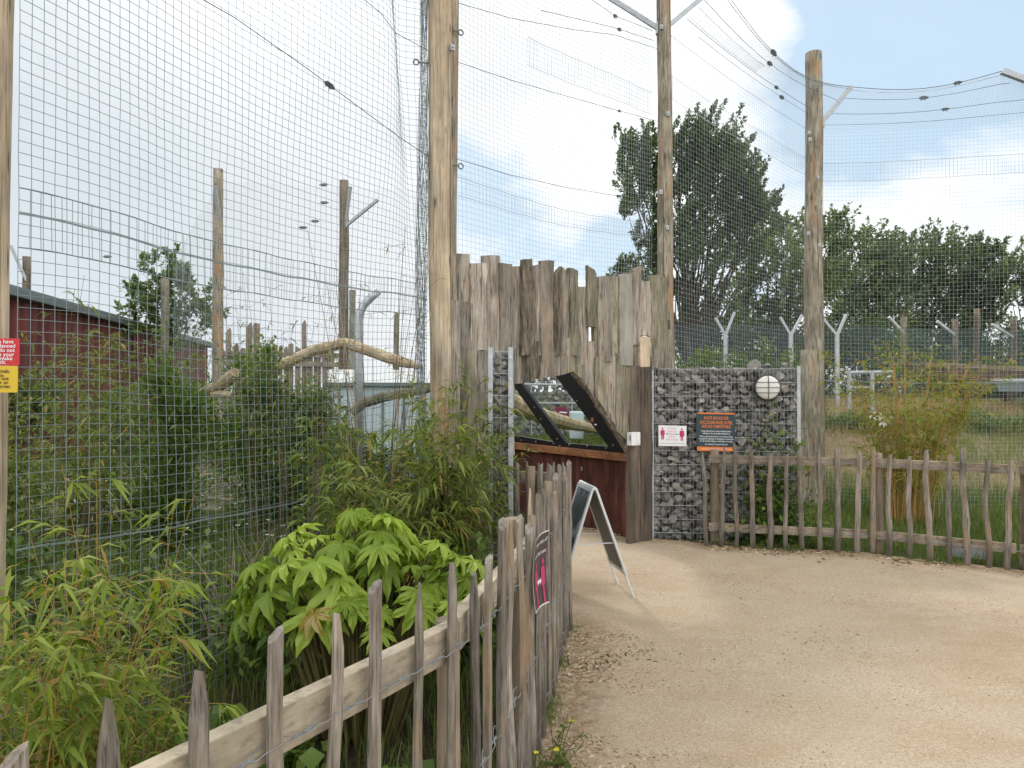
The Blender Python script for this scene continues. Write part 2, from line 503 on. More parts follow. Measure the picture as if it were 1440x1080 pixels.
M['l_fatsia'] = leaf('fatsia_leaf', [(0.10, 0.16, 0.018), (0.25, 0.35, 0.045), (0.43, 0.52, 0.10)], 0.34, 0.4, 0.02)
M['l_fatsia_old'] = leaf('fatsia_old_leaf', [(0.30, 0.20, 0.03), (0.36, 0.28, 0.05)], 0.35, 0.4, 0.06)
M['l_orange'] = leaf('golden_bamboo_leaf', [(0.10, 0.145, 0.02), (0.22, 0.28, 0.05), (0.40, 0.42, 0.10)], 0.4, 0.5, 0.01, (0.45, 0.30, 0.08), 0.06)
M['l_poplar'] = leaf('poplar_leaf', [(0.036, 0.068, 0.030), (0.085, 0.138, 0.060), (0.18, 0.24, 0.11)], 0.42, 0.45, 0.03)
M['l_far'] = leaf('far_tree_hazed_leaf', [(0.065, 0.095, 0.052), (0.12, 0.165, 0.085), (0.195, 0.24, 0.13)], 0.4, 0.5, 0.02)  # distance haze painted into the leaf colours, lighter and bluer
M['l_far2'] = leaf('far_pale_tree_leaf', [(0.065, 0.105, 0.045), (0.14, 0.195, 0.08), (0.23, 0.28, 0.125)], 0.32, 0.5, 0.02)
M['l_lime'] = leaf('lime_shrub_leaf', [(0.055, 0.10, 0.02), (0.12, 0.18, 0.03), (0.19, 0.24, 0.05)], 0.4, 0.5, 0.04)
M['grass'] = leaf('lush_grass', [(0.05, 0.08, 0.014), (0.115, 0.16, 0.034), (0.21, 0.24, 0.07)], 0.35, 0.5, 0.03)
M['meadow'] = leaf('dry_meadow_grass', [(0.24, 0.19, 0.09), (0.42, 0.32, 0.20), (0.58, 0.44, 0.31)], 0.35, 0.6, 0.02)
M['meadow_green'] = leaf('meadow_grass', [(0.08, 0.115, 0.025), (0.16, 0.20, 0.05), (0.28, 0.28, 0.10)], 0.35, 0.6, 0.02)
M['petal_white'] = leaf('white_petal', [(0.6, 0.6, 0.58), (0.8, 0.8, 0.78)], 0.3)
M['petal_yellow'] = leaf('yellow_petal', [(0.6, 0.5, 0.03), (0.8, 0.66, 0.06)], 0.3)
M['chip'] = plain('wood_chip', (0.30, 0.205, 0.12), 0.9, 0, 0.6, 40)
# ------------------------------------------------------------------ leaves and plants
def unit(a):
    return a / (np.linalg.norm(a, axis=-1, keepdims=True) + 1e-9)


def leaves(base, d, L, W, kind='lance', droop=0.25, roll=None):
    """leaf blades: base (n,3), direction d (n,3), length, width -> verts, tri faces"""
    n = len(base)
    base = np.asarray(base); d = unit(np.asarray(d, dtype=float))
    L = np.broadcast_to(L, (n,))[:, None]; W = np.broadcast_to(W, (n,))[:, None]
    ref = np.tile(np.array([0., 0., 1.]), (n, 1)) + rng.normal(0, 0.35, (n, 3))
    side = unit(np.cross(d, ref)); nor = np.cross(side, d)
    if kind == 'quad':
        a = base; b = base + d * L * 0.5 + side * W * 0.5; c = base + d * L; e = base + d * L * 0.5 - side * W * 0.5
        V = np.stack([a, b, c, e], 1).reshape(-1, 3)
        i = np.arange(n)[:, None] * 4
        return V, (i + np.array([[0, 1, 2, 3]]))
    w0 = 0.33 if kind == 'lance' else 0.5
    dz = np.array([0., 0., -1.])
    mid = base + d * L * w0 - nor * W * 0.10
    l = base + d * L * w0 + side * W * 0.5 + dz * L * droop * 0.12
    r = base + d * L * w0 - side * W * 0.5 + dz * L * droop * 0.12
    tip = base + d * L * (1 - 0.2 * droop) + dz * L * droop
    V = np.stack([base, l, mid, r, tip], 1).reshape(-1, 3)
    i = np.arange(n)[:, None, None] * 5
    F = (i + np.array([[[0, 2, 1], [0, 3, 2], [1, 2, 4], [2, 3, 4]]])).reshape(-1, 3)
    return V, F


def rdir(n, up=0.0):
    v = rng.normal(0, 1, (n, 3)); v[:, 2] += up
    return unit(v)


def bamboo(name, label, base, ncane, hts, disc, lean, leaf_len, leafmat, canemat, cat='bamboo', start=0.25, per=7, spacing=0.11,
           cane_r=0.004, bias=(0, 0), droop=0.45, twig=0.16, group=None, width=0.16, thin=1.0, top_bare=0.0, dry=0):
    base = Vector(base)
    t = thing(name, label, cat, base, group)
    mb, mbd = MB(), MB()
    B, D, LL = [], [], []
    for c in range(ncane):
        a = random.uniform(0, 2 * math.pi); q = disc * math.sqrt(random.random())
        p0 = base + Vector((math.cos(a) * q, math.sin(a) * q, 0))
        h = random.uniform(*hts)
        le = lean * random.uniform(0.3, 1.1) * h
        a2 = a + random.uniform(-0.7, 0.7)
        out = Vector((math.cos(a2) * le + bias[0] * h, math.sin(a2) * le + bias[1] * h, 0))
        pts = []
        for i in range(9):
            s = i / 8
            pts.append(p0 + out * (s ** 1.8) + Vector((random.uniform(-.006, .006), random.uniform(-.006, .006), h * (s - 0.06 * lean * 3 * s ** 3))))
        isdry = c < dry
        (mbd if isdry else mb).tube(pts, [cane_r * (1.0 - 0.75 * i / 8) for i in range(9)], 5, False)
        if isdry: continue
        nn = max(2, int(h * (1 - start) / spacing))
        for j in range(nn):
            s = start + (1 - start) * (j + random.random() * .8) / nn
            if s > 1 - top_bare and random.random() < .7: continue
            if random.random() > thin: continue
            f = min(s, 0.999) * 8; i = int(f); p = pts[i].lerp(pts[i + 1], f - i)
            az = random.uniform(0, 2 * math.pi)
            td = Vector((math.cos(az), math.sin(az), random.uniform(-0.1, 0.9))).normalized()
            tl = twig * random.uniform(0.4, 1.3)
            q1 = p + td * tl + Vector((0, 0, -0.12 * tl))
            mb.tube([p, q1], [cane_r * .35, cane_r * .2], 3, False)
            for k in range(max(1, int(random.gauss(per, per * .3)))):
                e = random.uniform(0.35, 1.0)
                B.append(p.lerp(q1, e))
                ld = td + Vector((random.gauss(0, .65), random.gauss(0, .65), random.gauss(-0.25, .4)))
                D.append(ld); LL.append(leaf_len * random.uniform(0.55, 1.25))
    LL = np.array(LL)
    V, F = leaves(np.array(B), np.array(D), LL, LL * width, 'lance', droop)
    mb.build('cane', canemat, t, base)
    if dry: mbd.build('dry_cane', M['dry'], t, base)
    mk('foliage', V, F, leafmat, t, base)
    return t


def shrub(name, label, base, clumps, n, leafsize, leafmat, cat='shrub', kind='oval', stems=6, group=None, flowers=0, aspect=0.5, up=0.35, stemmat=None, stem_r=0.012):
    """clumps: list of (x,y,z,rx,ry,rz) offsets from base; leaves fill their shells unevenly"""
    base = Vector(base)
    t = thing(name, label, cat, base, group)
    vol = np.array([c[3] * c[4] * c[5] for c in clumps]) ** 0.67
    cnt = (n * vol / vol.sum()).astype(int)
    Bs, Ds = [], []
    for c, k in zip(clumps, cnt):
        u = rdir(k)
        # uneven outline: noise radius
        rad = np.array([0.72 + 0.62 * noise.noise(Vector((v[0] * 1.9 + c[0] * 3, v[1] * 1.9 + c[1] * 3, v[2] * 1.9 + c[2] * 3))) for v in u])
        rr = rad * (rng.random(k) ** 0.45)
        pts = u * rr[:, None] * np.array(c[3:6]) + np.array(c[0:3])
        Bs.append(pts); Ds.append(u + rng.normal(0, .6, (k, 3)) + np.array([0, 0, up]))
    Bp = np.concatenate(Bs) + np.array(base); Dp = np.concatenate(Ds)
    keep = Bp[:, 2] > 0.01
    Bp, Dp = Bp[keep], Dp[keep]
    L = leafsize * rng.uniform(0.55, 1.3, len(Bp))
    V, F = leaves(Bp, Dp, L, L * aspect, kind, 0.2)
    mk('foliage', V, F, leafmat, t, base)
    mb = MB()
    for c in clumps:
        for s in range(max(1, stems // len(clumps))):
            tip = base + Vector(c[0:3]) + Vector([random.uniform(-.5, .5) * c[3 + i] for i in range(3)])
            p0 = base + Vector((random.uniform(-.08, .08), random.uniform(-.08, .08), 0))
            mid = p0.lerp(tip, 0.5) + Vector((random.uniform(-.06, .06), random.uniform(-.06, .06), .05))
            mb.tube([p0, mid, tip], [stem_r, stem_r * .6, stem_r * .25], 5, False)
    mb.build('stem', stemmat or M['twig'], t, base)
    if flowers:
        idx = rng.choice(len(Bp), flowers)
        V, F = leaves(Bp[idx] + rdir(flowers) * .03, rdir(flowers, 1), 0.035, 0.03, 'quad')
        fo = mk('flower', V, F, M['petal_white'], t, base); fo['kind'] = 'stuff'
    return t


def tree(name, label, base, clumps, leafn, leafsize, leafmat, trunk_r, cat='tree', kind='quad', spike=(0.25, 0, 1.0), group=None, fork=0.25, aspect=0.6, twigs=True, feather=1.0):
    """clumps: world points (Vector, radius); limbs run from the trunk to each clump"""
    base = Vector(base)
    t = thing(name, label, cat, base, group)
    top = max((c[0] for c in clumps), key=lambda v: v.z)
    ht = top.z - base.z
    mb = MB()
    lean = Vector(((top.x - base.x) * .45, (top.y - base.y) * .3, 0))
    tp = []
    for i in range(9):
        s = i / 8 * 0.8
        tp.append(base + lean * s ** 1.6 + Vector((math.sin(i * 1.7) * .05 * trunk_r * 6, math.cos(i * 1.3) * .05 * trunk_r * 6, ht * s - (0.1 if i == 0 else 0))))
    mb.tube(tp, [trunk_r * (1.25 if i == 0 else 1) * (1 - .85 * i / 8) + .012 for i in range(9)], 8, False)
    sp = Vector(spike).normalized()
    Bs, Ds = [], []
    wsum = sum(c[1] ** 2 for c in clumps)
    for c, r in clumps:
        z0 = base.z + max(ht * fork * random.uniform(.5, 1.0), (c.z - base.z) * random.uniform(.3, .55))
        f = min(7.99, (z0 - base.z) / (ht * .8) * 8); i = int(f)
        p0 = tp[i].lerp(tp[i + 1], f - i)
        m1 = p0.lerp(c, .45) + Vector((0, 0, -.12 * (c - p0).length)) + Vector((random.uniform(-.2, .2), random.uniform(-.2, .2), 0))
        r0 = trunk_r * .34 * (1 - .08 * i) * min(1.0, .5 + r)
        mb.tube([p0, p0.lerp(m1, .5) + Vector((0, 0, -.03)), m1, m1.lerp(c, .6), c + sp * r * .4], [r0, r0 * .8, r0 * .6, r0 * .38, r0 * .12], 5, False)
        k = int(leafn * r * r / wsum)
        nsp = max(7, int(r * 13))
        for s in range(nsp):
            o = Vector(rdir(1)[0]) * r * random.random() ** .5 * .8
            q = c + Vector((o.x, o.y, o.z * .8))
            sd = (sp * 1.0 + Vector((random.gauss(0, .33), random.gauss(0, .33), random.gauss(0, .25))) + o * (.5 / max(r, .1))).normalized()
            sl = r * random.uniform(.6, 1.5) * feather
            if twigs:
                mb.tube([c + sp * -r * .4, q, q + sd * sl], [r0 * .22, r0 * .15, .004], 3, False)
            kk = max(3, k // nsp)
            ss = rng.random(kk) ** 0.8
            pts = np.array(q)[None] + np.array(sd)[None] * (ss * sl)[:, None] + rng.normal(0, 1, (kk, 3)) * (r * .13 / feather * (1.12 - ss))[:, None]
            Bs.append(pts); Ds.append(rng.normal(0, .8, (kk, 3)) + np.array(sd) * .7)
    Bp, Dp = np.concatenate(Bs), np.concatenate(Ds)
    L = leafsize * rng.uniform(.6, 1.35, len(Bp))
    V, F = leaves(Bp, Dp, L, L * aspect, kind, .2)
    mb.build('trunk', M['bark'], t, base, True)
    mk('crown', V, F, leafmat, t, base)
    return t


def blades(name, pts, h, w, mat, lean=0.35, kind='stuff', label=None, cat=None):
    n = len(pts)
    a = rng.uniform(0, 2 * math.pi, n)
    side = np.stack([np.cos(a), np.sin(a), np.zeros(n)], 1)
    b = rng.uniform(0, 2 * math.pi, n)
    hh = h * rng.uniform(.45, 1.3, n)
    ld = np.stack([np.cos(b), np.sin(b), np.zeros(n)], 1) * (hh * rng.uniform(.1, 1.0, n) * lean)[:, None]
    z = np.array([0, 0, 1.0])
    ww = (w * rng.uniform(.6, 1.3, n))[:, None]
    p0 = pts - side * ww * .5; p1 = pts + side * ww * .5
    m = pts + ld * .35 + z * (hh * .6)[:, None]
    m0 = m - side * ww * .35; m1 = m + side * ww * .35
    tp = pts + ld + z * hh[:, None]
    V = np.stack([p0, p1, m0, m1, tp], 1).reshape(-1, 3)
    i = np.arange(n)[:, None, None] * 5
    F = (i + np.array([[[0, 1, 3], [0, 3, 2], [2, 3, 4]]])).reshape(-1, 3)
    o = mk(name, V, F, mat)
    return props(o, label, cat, None, kind)


# ------------------------------------------------------------------ terrain
def sst(a, b, x):
    t = min(1, max(0, (x - a) / (b - a)))
    return t * t * (3 - 2 * t)


def hgt(X, Y):
    m = sst(9.6, 15.8, Y) * sst(2.0, 4.2, X - 0.12 * (Y - 10)) * (1 - sst(40, 90, Y))
    z = 1.22 * m + 0.12 * m * noise.noise(Vector((X * .35, Y * .35, 0)))
    z += -0.6 * sst(60, 200, math.hypot(X, Y)) * 0
    return z


CX, CY = -0.594, 5.8         # foot of the middle tall post
WA, WB = Vector((-0.547, 5.95, 0)), Vector((1.80, 8.0, 0))     # plank wall line
FA = [(-1.02, .53), (-.655, 1.15), (-.13, 2.04), (.09, 3.02), (.197, 3.65), (.378, 4.79)]   # near fence line
FB = [(2.02, 7.31), (3.48, 6.93), (4.46, 6.28), (5.6, 5.5)]  # right fence line
GR0, GR1 = Vector((1.486, 7.70, 0)), Vector((3.06, 7.55, 0))   # right gabion
path_poly = [(-1.3, 0), (-1.05, .45)] + [(x - .02, y) for x, y in FA[1:]] + [(.30, 4.95), (-.05, 5.2), (-.1, 6.3), (.35, 8.9), (1.3, 7.75), (1.5, 7.68), (2.05, 7.42)] + \
            [(x, y + .06) for x, y in FB[1:]] + [(9, 3.4), (14, 1), (14, -7), (-5, -7), (-2.2, -2)]


def seg_d(px, py, a, b):
    ax, ay = a; bx, by = b
    t = ((px - ax) * (bx - ax) + (py - ay) * (by - ay)) / ((bx - ax) ** 2 + (by - ay) ** 2 + 1e-9)
    t = min(1, max(0, t))
    return math.hypot(px - ax - t * (bx - ax), py - ay - t * (by - ay))


def set_edge(o, vals):
    at = o.data.color_attributes.new('edge', 'FLOAT_COLOR', 'POINT')
    arr = np.ones((len(vals), 4), dtype=np.float32)
    arr[:, :3] = np.array(vals)[:, None]
    at.data.foreach_set('color', arr.ravel())


def build_ground():
    xs = sorted(set([-700, -400, -200, -120, -80, -55] + [round(-40 + i * 1.0, 2) for i in range(81)] + [55, 80, 120, 200, 400, 700]))
    ys = sorted(set([-60, -30, -15, -8] + [round(-4 + i * .8, 2) for i in range(70)] + [60, 75, 95, 130, 200, 350, 700, 1200]))
    V, F, E = [], [], []
    for y in ys:
        for x in xs:
            V.append((x, y, hgt(x, y)))
            mead = sst(9.5, 11.5, y) * sst(2.2, 4.5, x - .1 * (y - 10))
            turf = .42 if y > 9 else (.45 if x > 1 else .12)
            if x < -2.5 and y > 4: turf = .33
            if 0 < x < 4 and y > 9: turf = .5
            E.append(max(mead, turf))
    nx = len(xs)
    for j in range(len(ys) - 1):
        for i in range(nx - 1):
            a = j * nx + i
            F.append((a, a + 1, a + 1 + nx, a + nx))
    g = mk('ground', V, F, M['ground'], smooth=True)
    set_edge(g, E)
    props(g, kind='structure')
    # path: triangulated sheet, finely cut
    bm = bmesh.new()
    bm.faces.new([bm.verts.new((x, y, .006)) for x, y in path_poly])
    bmesh.ops.triangulate(bm, faces=bm.faces)
    for it in range(7):
        es = [e for e in bm.edges if e.calc_length() > (.22 if max(e.verts[0].co.y, e.verts[1].co.y) > 1.5 and abs(e.verts[0].co.x) < 5.5 else 1.2)]
        if not es: break
        bmesh.ops.subdivide_edges(bm, edges=es, cuts=1)
        bmesh.ops.triangulate(bm, faces=[f for f in bm.faces if len(f.verts) > 4 or True])
    vals = []
    lines = [(FA[i], FA[i + 1]) for i in range(len(FA) - 1)] + [(FB[i], FB[i + 1]) for i in range(len(FB) - 1)] + [((GR0.x, GR0.y), (GR1.x, GR1.y)), ((.4, 8.9), (1.3, 7.75))]
    for v in bm.verts:
        x, y = v.co.x, v.co.y
        dd = [seg_d(x, y, *l) for l in lines]
        dl = min(dd[:5]); dr = min(dd[5:])
        e = max(1 - dl / .62, 1 - dr / .42, 0)
        vals.append(min(1, e * 1.1))
        v.co.z = .006 + .011 * (noise.noise(Vector((x * 1.3, y * 1.3, 3))) + .5) + .007 * (noise.noise(Vector((x * 4, y * 4, 9))) + .5)
    me = bpy.data.meshes.new('path'); bm.to_mesh(me); bm.free()
    me.materials.append(M['path'])
    me.polygons.foreach_set('use_smooth', np.ones(len(me.polygons), dtype=bool))
    o = bpy.data.objects.new('path', me); COL.objects.link(o)
    set_edge(o, vals)
    props(o, kind='structure')


build_ground()
V, F = [], []
for j in range(13):
    for i in range(13):
        x = -11 + i * .66 + .3 * noise.noise(Vector((i, j, 0))); y = 8.6 + j * .62 + .3 * noise.noise(Vector((i, j, 5)))
        V.append((x, y, .012 + .03 * (noise.noise(Vector((x * .8, y * .8, 1))) + .6)))
for j in range(12):
    for i in range(12): F.append((j * 13 + i, j * 13 + i + 1, j * 13 + i + 14, j * 13 + i + 13))
gv = mk('gravel', V, F, None, smooth=True); props(gv, kind='structure')


# loose chips and pebbles along the path
def scatter_chips():
    V, F = [], []
    def chip(x, y, s, flat):
        a = random.uniform(0, 6.28); n = len(V)
        ux, uy = math.cos(a), math.sin(a)
        l, w, h = s * random.uniform(.6, 1.6), s * random.uniform(.25, .6), s * flat
        z = .018
        for (i, j, k) in ((-1, -1, 0), (1, -.8, 0), (.9, 1, 0), (-1, .9, 0), (-.7, -.6, 1), (.8, -.5, 1), (.6, .7, 1), (-.8, .6, 1)):
            V.append((x + ux * i * l - uy * j * w, y + uy * i * l + ux * j * w, z + k * h * random.uniform(.6, 1.2) - .006))
        F.extend([(n + 4, n + 5, n + 6, n + 7), (n, n + 1, n + 5, n + 4), (n + 1, n + 2, n + 6, n + 5), (n + 2, n + 3, n + 7, n + 6), (n + 3, n, n + 4, n + 7)])
    for k in range(9500):
        i = random.choices([1, 2, 3, 4], [1.0, 1.0, .64, 1.16])[0]
        a, b = FA[i], FA[i + 1]; t = random.random()
        off = abs(random.gauss(0, .21)) + .02
        dx, dy = b[0] - a[0], b[1] - a[1]; l = math.hypot(dx, dy)
        x, y = a[0] + dx * t + dy / l * off, a[1] + dy * t - dx / l * off
        chip(x, y, random.uniform(.003, .011), .4)
    for k in range(900):
        i = random.randrange(3)
        a, b = FB[i], FB[i + 1]; t = random.random()
        off = abs(random.gauss(0, .16)) - .05
        dx, dy = b[0] - a[0], b[1] - a[1]; l = math.hypot(dx, dy)
        chip(a[0] + dx * t + dy / l * off, a[1] + dy * t - dx / l * off, random.uniform(.006, .022), .4)
    for k in range(500):
        x = random.uniform(1.4, 3.0) if k % 2 else random.uniform(.4, 1.4)
        chip(x, (7.62 - .08 * (x - 1.5) if k % 2 else 8.75 - .95 * (x - .4)) - abs(random.gauss(0, .13)), random.uniform(.005, .016), .4)
    o = mk('litter', V, F, M['chip'])
    props(o, 'loose brown wood chips and bark litter along the fence feet', 'wood chips', kind='stuff')
    V.clear(); F.clear()
    for k in range(7000):
        y = random.uniform(1.9, 7.2); x = random.uniform(.15, .95 * y * .72 + .2)
        if x > 3.5 and y > 5.6: continue
        chip(x, y, random.uniform(.002, .0055) * (1.7 if random.random() < .04 else 1), .9)
    o = mk('pebbles', V, F, M['pebble'])
    props(o, 'small pale stones lying loose on the sandy path', 'pebbles', kind='stuff')


def pebble_mat():
    m, nt, out = newmat('pebble')
    g = node(nt, 'ShaderNodeNewGeometry')
    c = ramp(nt, g.outputs['Random Per Island'], [(0, (.16, .13, .10)), (.5, (.36, .29, .21)), (1, (.6, .54, .46))])
    bsdf(nt, out, c, .9)
    return m


def chip_mat():
    m, nt, out = newmat('bark_chip')
    g = node(nt, 'ShaderNodeNewGeometry')
    c = ramp(nt, g.outputs['Random Per Island'], [(0, (.08, .05, .03)), (.35, (.22, .145, .08)), (.7, (.42, .31, .19)), (1, (.6, .5, .36))])
    bsdf(nt, out, c, .9)
    return m


def gravel_mat():
    m, nt, out = newmat('pale_gravel')
    v, _ = obj_vec(nt, (1, 1, 1), world=True)
    n = noise_n(nt, v, 45, 4, .75); b = noise_n(nt, v, 1.6, 5, .7)
    c = ramp(nt, n, [(.3, (.12, .10, .07)), (.5, (.27, .225, .165)), (.7, (.42, .37, .30))])
    c = mixc(nt, ramp(nt, b, [(.42, (0, 0, 0)), (.54, (.9, .9, .9))]), c, (.075, .085, .03))
    bsdf(nt, out, c, .95, 0, n, .8, .02, .1)
    return m


gv.data.materials.append(gravel_mat())
M['pebble'] = pebble_mat(); M['chip'] = chip_mat()
scatter_chips()
# ------------------------------------------------------------------ tall posts and aviary mesh
def log_post(name, mat, parent, a, b, r0, r1, n=14, wob=.03, origin=None, segs=26, flats=0.05):
    a, b = Vector(a), Vector(b)
    pts, rad = [], []
    mb = MB()
    ph = random.uniform(0, 9)
    for i in range(segs + 1):
        s = i / segs
        p = a.lerp(b, s) + Vector((noise.noise(Vector((ph, s * 3, 0))), noise.noise(Vector((ph, s * 3, 5))), 0)) * wob
        pts.append(p)
        rad.append((r0 + (r1 - r0) * s) * (1 + .06 * noise.noise(Vector((ph, s * 14, 2)))))
    mb.tube(pts, rad, n)
    V = mb.v
    for j in range(len(V)):
        i, k = divmod(j, n)
        if i > segs: break
        d = Vector(V[j]) - pts[i]
        V[j] = tuple(pts[i] + d * (1 + flats * noise.noise(Vector((k * .9, i * .35, ph)))))
    o = mb.build(name, mat, parent, origin if origin else a)
    me = o.data
    for p in me.polygons: p.use_smooth = len(p.vertices) == 4
    return o


def eyebolt(parent, p, d, l=.12):
    mb = MB()
    p = Vector(p); d = Vector(d).normalized()
    mb.tube([p, p + d * l], .006, 6)
    c = p + d * (l + .02)
    ring = [c + Vector((d.x * math.cos(a), d.y * math.cos(a), math.sin(a))) * .022 for a in [2 * math.pi * k / 10 for k in range(11)]]
    mb.tube(ring, .006, 5, False)
    return mb.build('eye_bolt', M['clamp'], parent, p)


def arm(parent, a, b, w=.05):
    mb = MB()
    mb.beam(a, b, w, w)
    a = Vector(a)
    mb.box(a, Vector((.03, 0, 0)), Vector((0, .03, 0)), Vector((0, 0, .07)))
    return mb.build('steel_arm', M['steel'], parent, a)


def nailplate(parent, p, n):
    """small staple heads on a post face"""
    mb = MB()
    p = Vector(p); n = Vector(n).normalized(); s = n.cross(Vector((0, 0, 1)))
    mb.box(p, n * .012, s * .018, Vector((0, 0, .024)))
    mb.tube([p + n * .01, p + n * .028], .009, 8)
    return mb.build('staple_plate', M['steel'], parent, p)


gp = 'tall timber posts holding up the aviary mesh'
# leftmost post (cut by the picture edge)
pl = thing('tall_post', 'pale timber post at the left edge carrying the red and yellow notices', 'post', (-2.13, 2.95, 0), gp)
log_post('pole', M['post'], pl, (-2.245, 2.95, -.02), (-2.178, 2.95, 6.2), .115, .103, wob=.012)
eyebolt(pl, (-2.03, 2.99, 3.4), (1, .9, 0))
# middle post, with a second darker pole bound behind it
pc = thing('tall_post', 'tall smooth tan post rising from the left end of the plank wall', 'post', (CX, CY, 0), gp)
log_post('pole', M['post'], pc, (CX + .02, CY, -.02), (CX - .005, CY, 6.6), .090, .098, wob=.012, segs=40)
log_post('back_pole', M['post_grey'], pc, (CX + .07, CY + .13, -.02), (CX + .075, CY + .15, 6.55), .07, .066, wob=.02)
eyebolt(pc, P(604, 89, CY), (-1, -.2, 0), .09)
for yy in (43, 232): eyebolt(pc, P(637, yy, CY + .05), (1, .5, 0), .05)
nailplate(pc, P(636, 67, CY - .06), (.6, -1, 0))
# third
MX, MY = P(933, 500, 8.25).x, 8.25
pm = thing('tall_post', 'grey weathered post behind the plank wall with two steel arms spreading from its head', 'post', (MX, MY, 0), gp)
log_post('pole', M['post_grey'], pm, (MX + .06, MY, -.02), (MX - .005, MY, 6.35), .098, .082, wob=.03, segs=40)
log_post('splice', M['post_grey'], pm, (MX - .13, MY - .02, .3), (MX - .09, MY - .02, 2.55), .06, .055)
AMR = P(1012, -24, MY + .15); AML = P(840, -14, MY + .25)
arm(pm, P(938, 38, MY), AMR); arm(pm, P(926, 40, MY), AML)
for yy, xx in ((38, 930), (160, 939), (270, 929), (320, 938)): nailplate(pm, P(xx, yy, MY - .085), (.3, -1, 0))
# fourth
RX, RY = P(1143, 600, 10.0).x, 10.0
pr = thing('tall_post', 'sawn-topped post with rusty stains right of the stone gabion', 'post', (RX, RY, 0), gp)
log_post('pole', M['post_grey'], pr, (RX + .02, RY, -.05), P(1144, 75, RY), .135, .114, wob=.03, segs=40)
log_post('splice', M['post_grey'], pr, (RX - .06, RY - .06, -.05), P(1137, 492, RY - .06), .115, .105)
AR = P(1197, 122, RY + .35)
arm(pr, P(1156, 172, RY), AR)
for yy, xx in ((196, 1139), (187, 1138), (328, 1137), (345, 1152), (250, 1150)): nailplate(pr, P(xx, yy, RY - .115), (.0, -1, 0))
# far right, its arm enters the picture
NX, NY = P(1565, 600, 9.3).x, 9.3
pn = thing('tall_post', 'tall post beyond the right edge whose arm reaches into the picture', 'post', (NX, NY, 0), gp)
log_post('pole', M['post_grey'], pn, (NX, NY, -.05), (NX, NY, 6.3), .13, .11)
AN = P(1409, 100, NY + .3)
arm(pn, P(1545, 150, NY), AN, .07)


def mesh_panel(name, label, base, surf, nu, nv, r, mat, su=36, sv=30, group='steel mesh panels of the aviary', bands=(), skip=()):
    """surf(u,v)->Vector; wires along both directions; bands: (v0,v1,nu2) overlapped strip with doubled wires"""
    t = thing(name, label, 'mesh fence', base, group)
    parts = []
    def grid(us, vs, a, b):
        return np.array([[tuple(surf(u, v)) for v in vs] for u in us])
    vs = np.linspace(0, 1, sv); us = np.linspace(0, 1, su)
    parts.append(lines_mesh(grid(np.linspace(0, 1, nu), vs, 0, 0), r))
    hl = np.array([[tuple(surf(u, v)) for u in us] for v in np.linspace(0, 1, nv)])
    parts.append(lines_mesh(hl, r))
    V, F = cat_mesh(parts)
    mk('mesh', V, F, mat, t, base)
    for b in bands:
        v0, v1, n2, rr = b[:4]
        u0, u1 = b[4:6] if len(b) > 4 else (0, 1)
        ps = [lines_mesh(np.array([[tuple(surf(u, v)) for v in np.linspace(v0, v1, 5)] for u in np.linspace(u0, u1, n2)]), r)]
        ps.append(lines_mesh(np.array([[tuple(surf(u, v) + Vector((0, 0, .003 * math.sin(u * 47)))) for u in us * (u1 - u0) + u0] for v in (v0, v1)]), rr))
        V, F = cat_mesh(ps)
        mk('overlap_strip', V, F, mat, t, base)
    return t


def cable(parent, pts, r=.003, clamps=(), size=.045):
    pts = [Vector(p) for p in pts]
    fine = []
    for i in range(len(pts) - 1):
        for k in range(8): fine.append(pts[i].lerp(pts[i + 1], k / 8))
    fine.append(pts[-1])
    mb = MB(); mb.tube(fine, r, 4, False)
    c = mb.build('cable', M['cable'], parent, pts[0])
    for f in clamps:
        i = min(len(fine) - 2, int(f * (len(fine) - 1)))
        p = fine[i]; d = (fine[i + 1] - fine[i]).normalized()
        s = size * random.uniform(.85, 1.15)
        m = MB()
        up = d.cross(Vector((0, 1, .2))).normalized(); sd = d.cross(up)
        m.box(p, d * s * .62, up * s * .42, sd * s * .3)
        m.tube([p + d * s * .5, p + d * s * 1.15], s * .28, 6)
        m.tube([p - d * s * .5, p - d * s * 1.0], s * .2, 6)
        m.tube([p + d * s * .3, p + d * s * .5 - up * s * .85], s * .07, 4)
        m.tube([p - d * s * .4, p - d * s * .5 - up * s * .75], s * .07, 4)
        m.build('cable_clamp', M['clamp'], c, p)
    return c


# left panel: left post -> middle post
LA, LB = Vector((-2.06, 2.96, 0)), Vector((CX - .10, CY - .02, 0))
LD = (LB - LA).normalized(); LN = Vector((LD.y, -LD.x, 0))
LLEN = (LB - LA).length
LH = 6.2


def surf_l(u, v):
    z = v * LH
    s = u
    w = .03 * math.sin(z * 1.1 + u * 5) * math.sin(math.pi * u) + .012 * noise.noise(Vector((u * 9, z * 1.4, 1))) * min(1, 6 * u) + .007 * noise.noise(Vector((u * 30, z * 4, 8)))
    # the netting bellies and bunches in soft folds close to the middle post
    k = max(0, (u - .62) / .38)
    hi = min(1, max(0, (z - 2.4) / 1.8))
    w += -.20 * hi * k ** 1.5 * math.sin(1 + (u - .62) * 19 + z * .25) * (1 - max(0, (u - .94) / .06))
    s += -.035 * hi * math.sin(math.pi * k) * math.sin(z * 1.3) * k
    p = LA + LD * (LLEN * s) + LN * w
    z2 = z + .02 * noise.noise(Vector((u * 5, z * .5, 4))) - .03 * math.sin(math.pi * u)
    return Vector((p.x, p.y, z2))


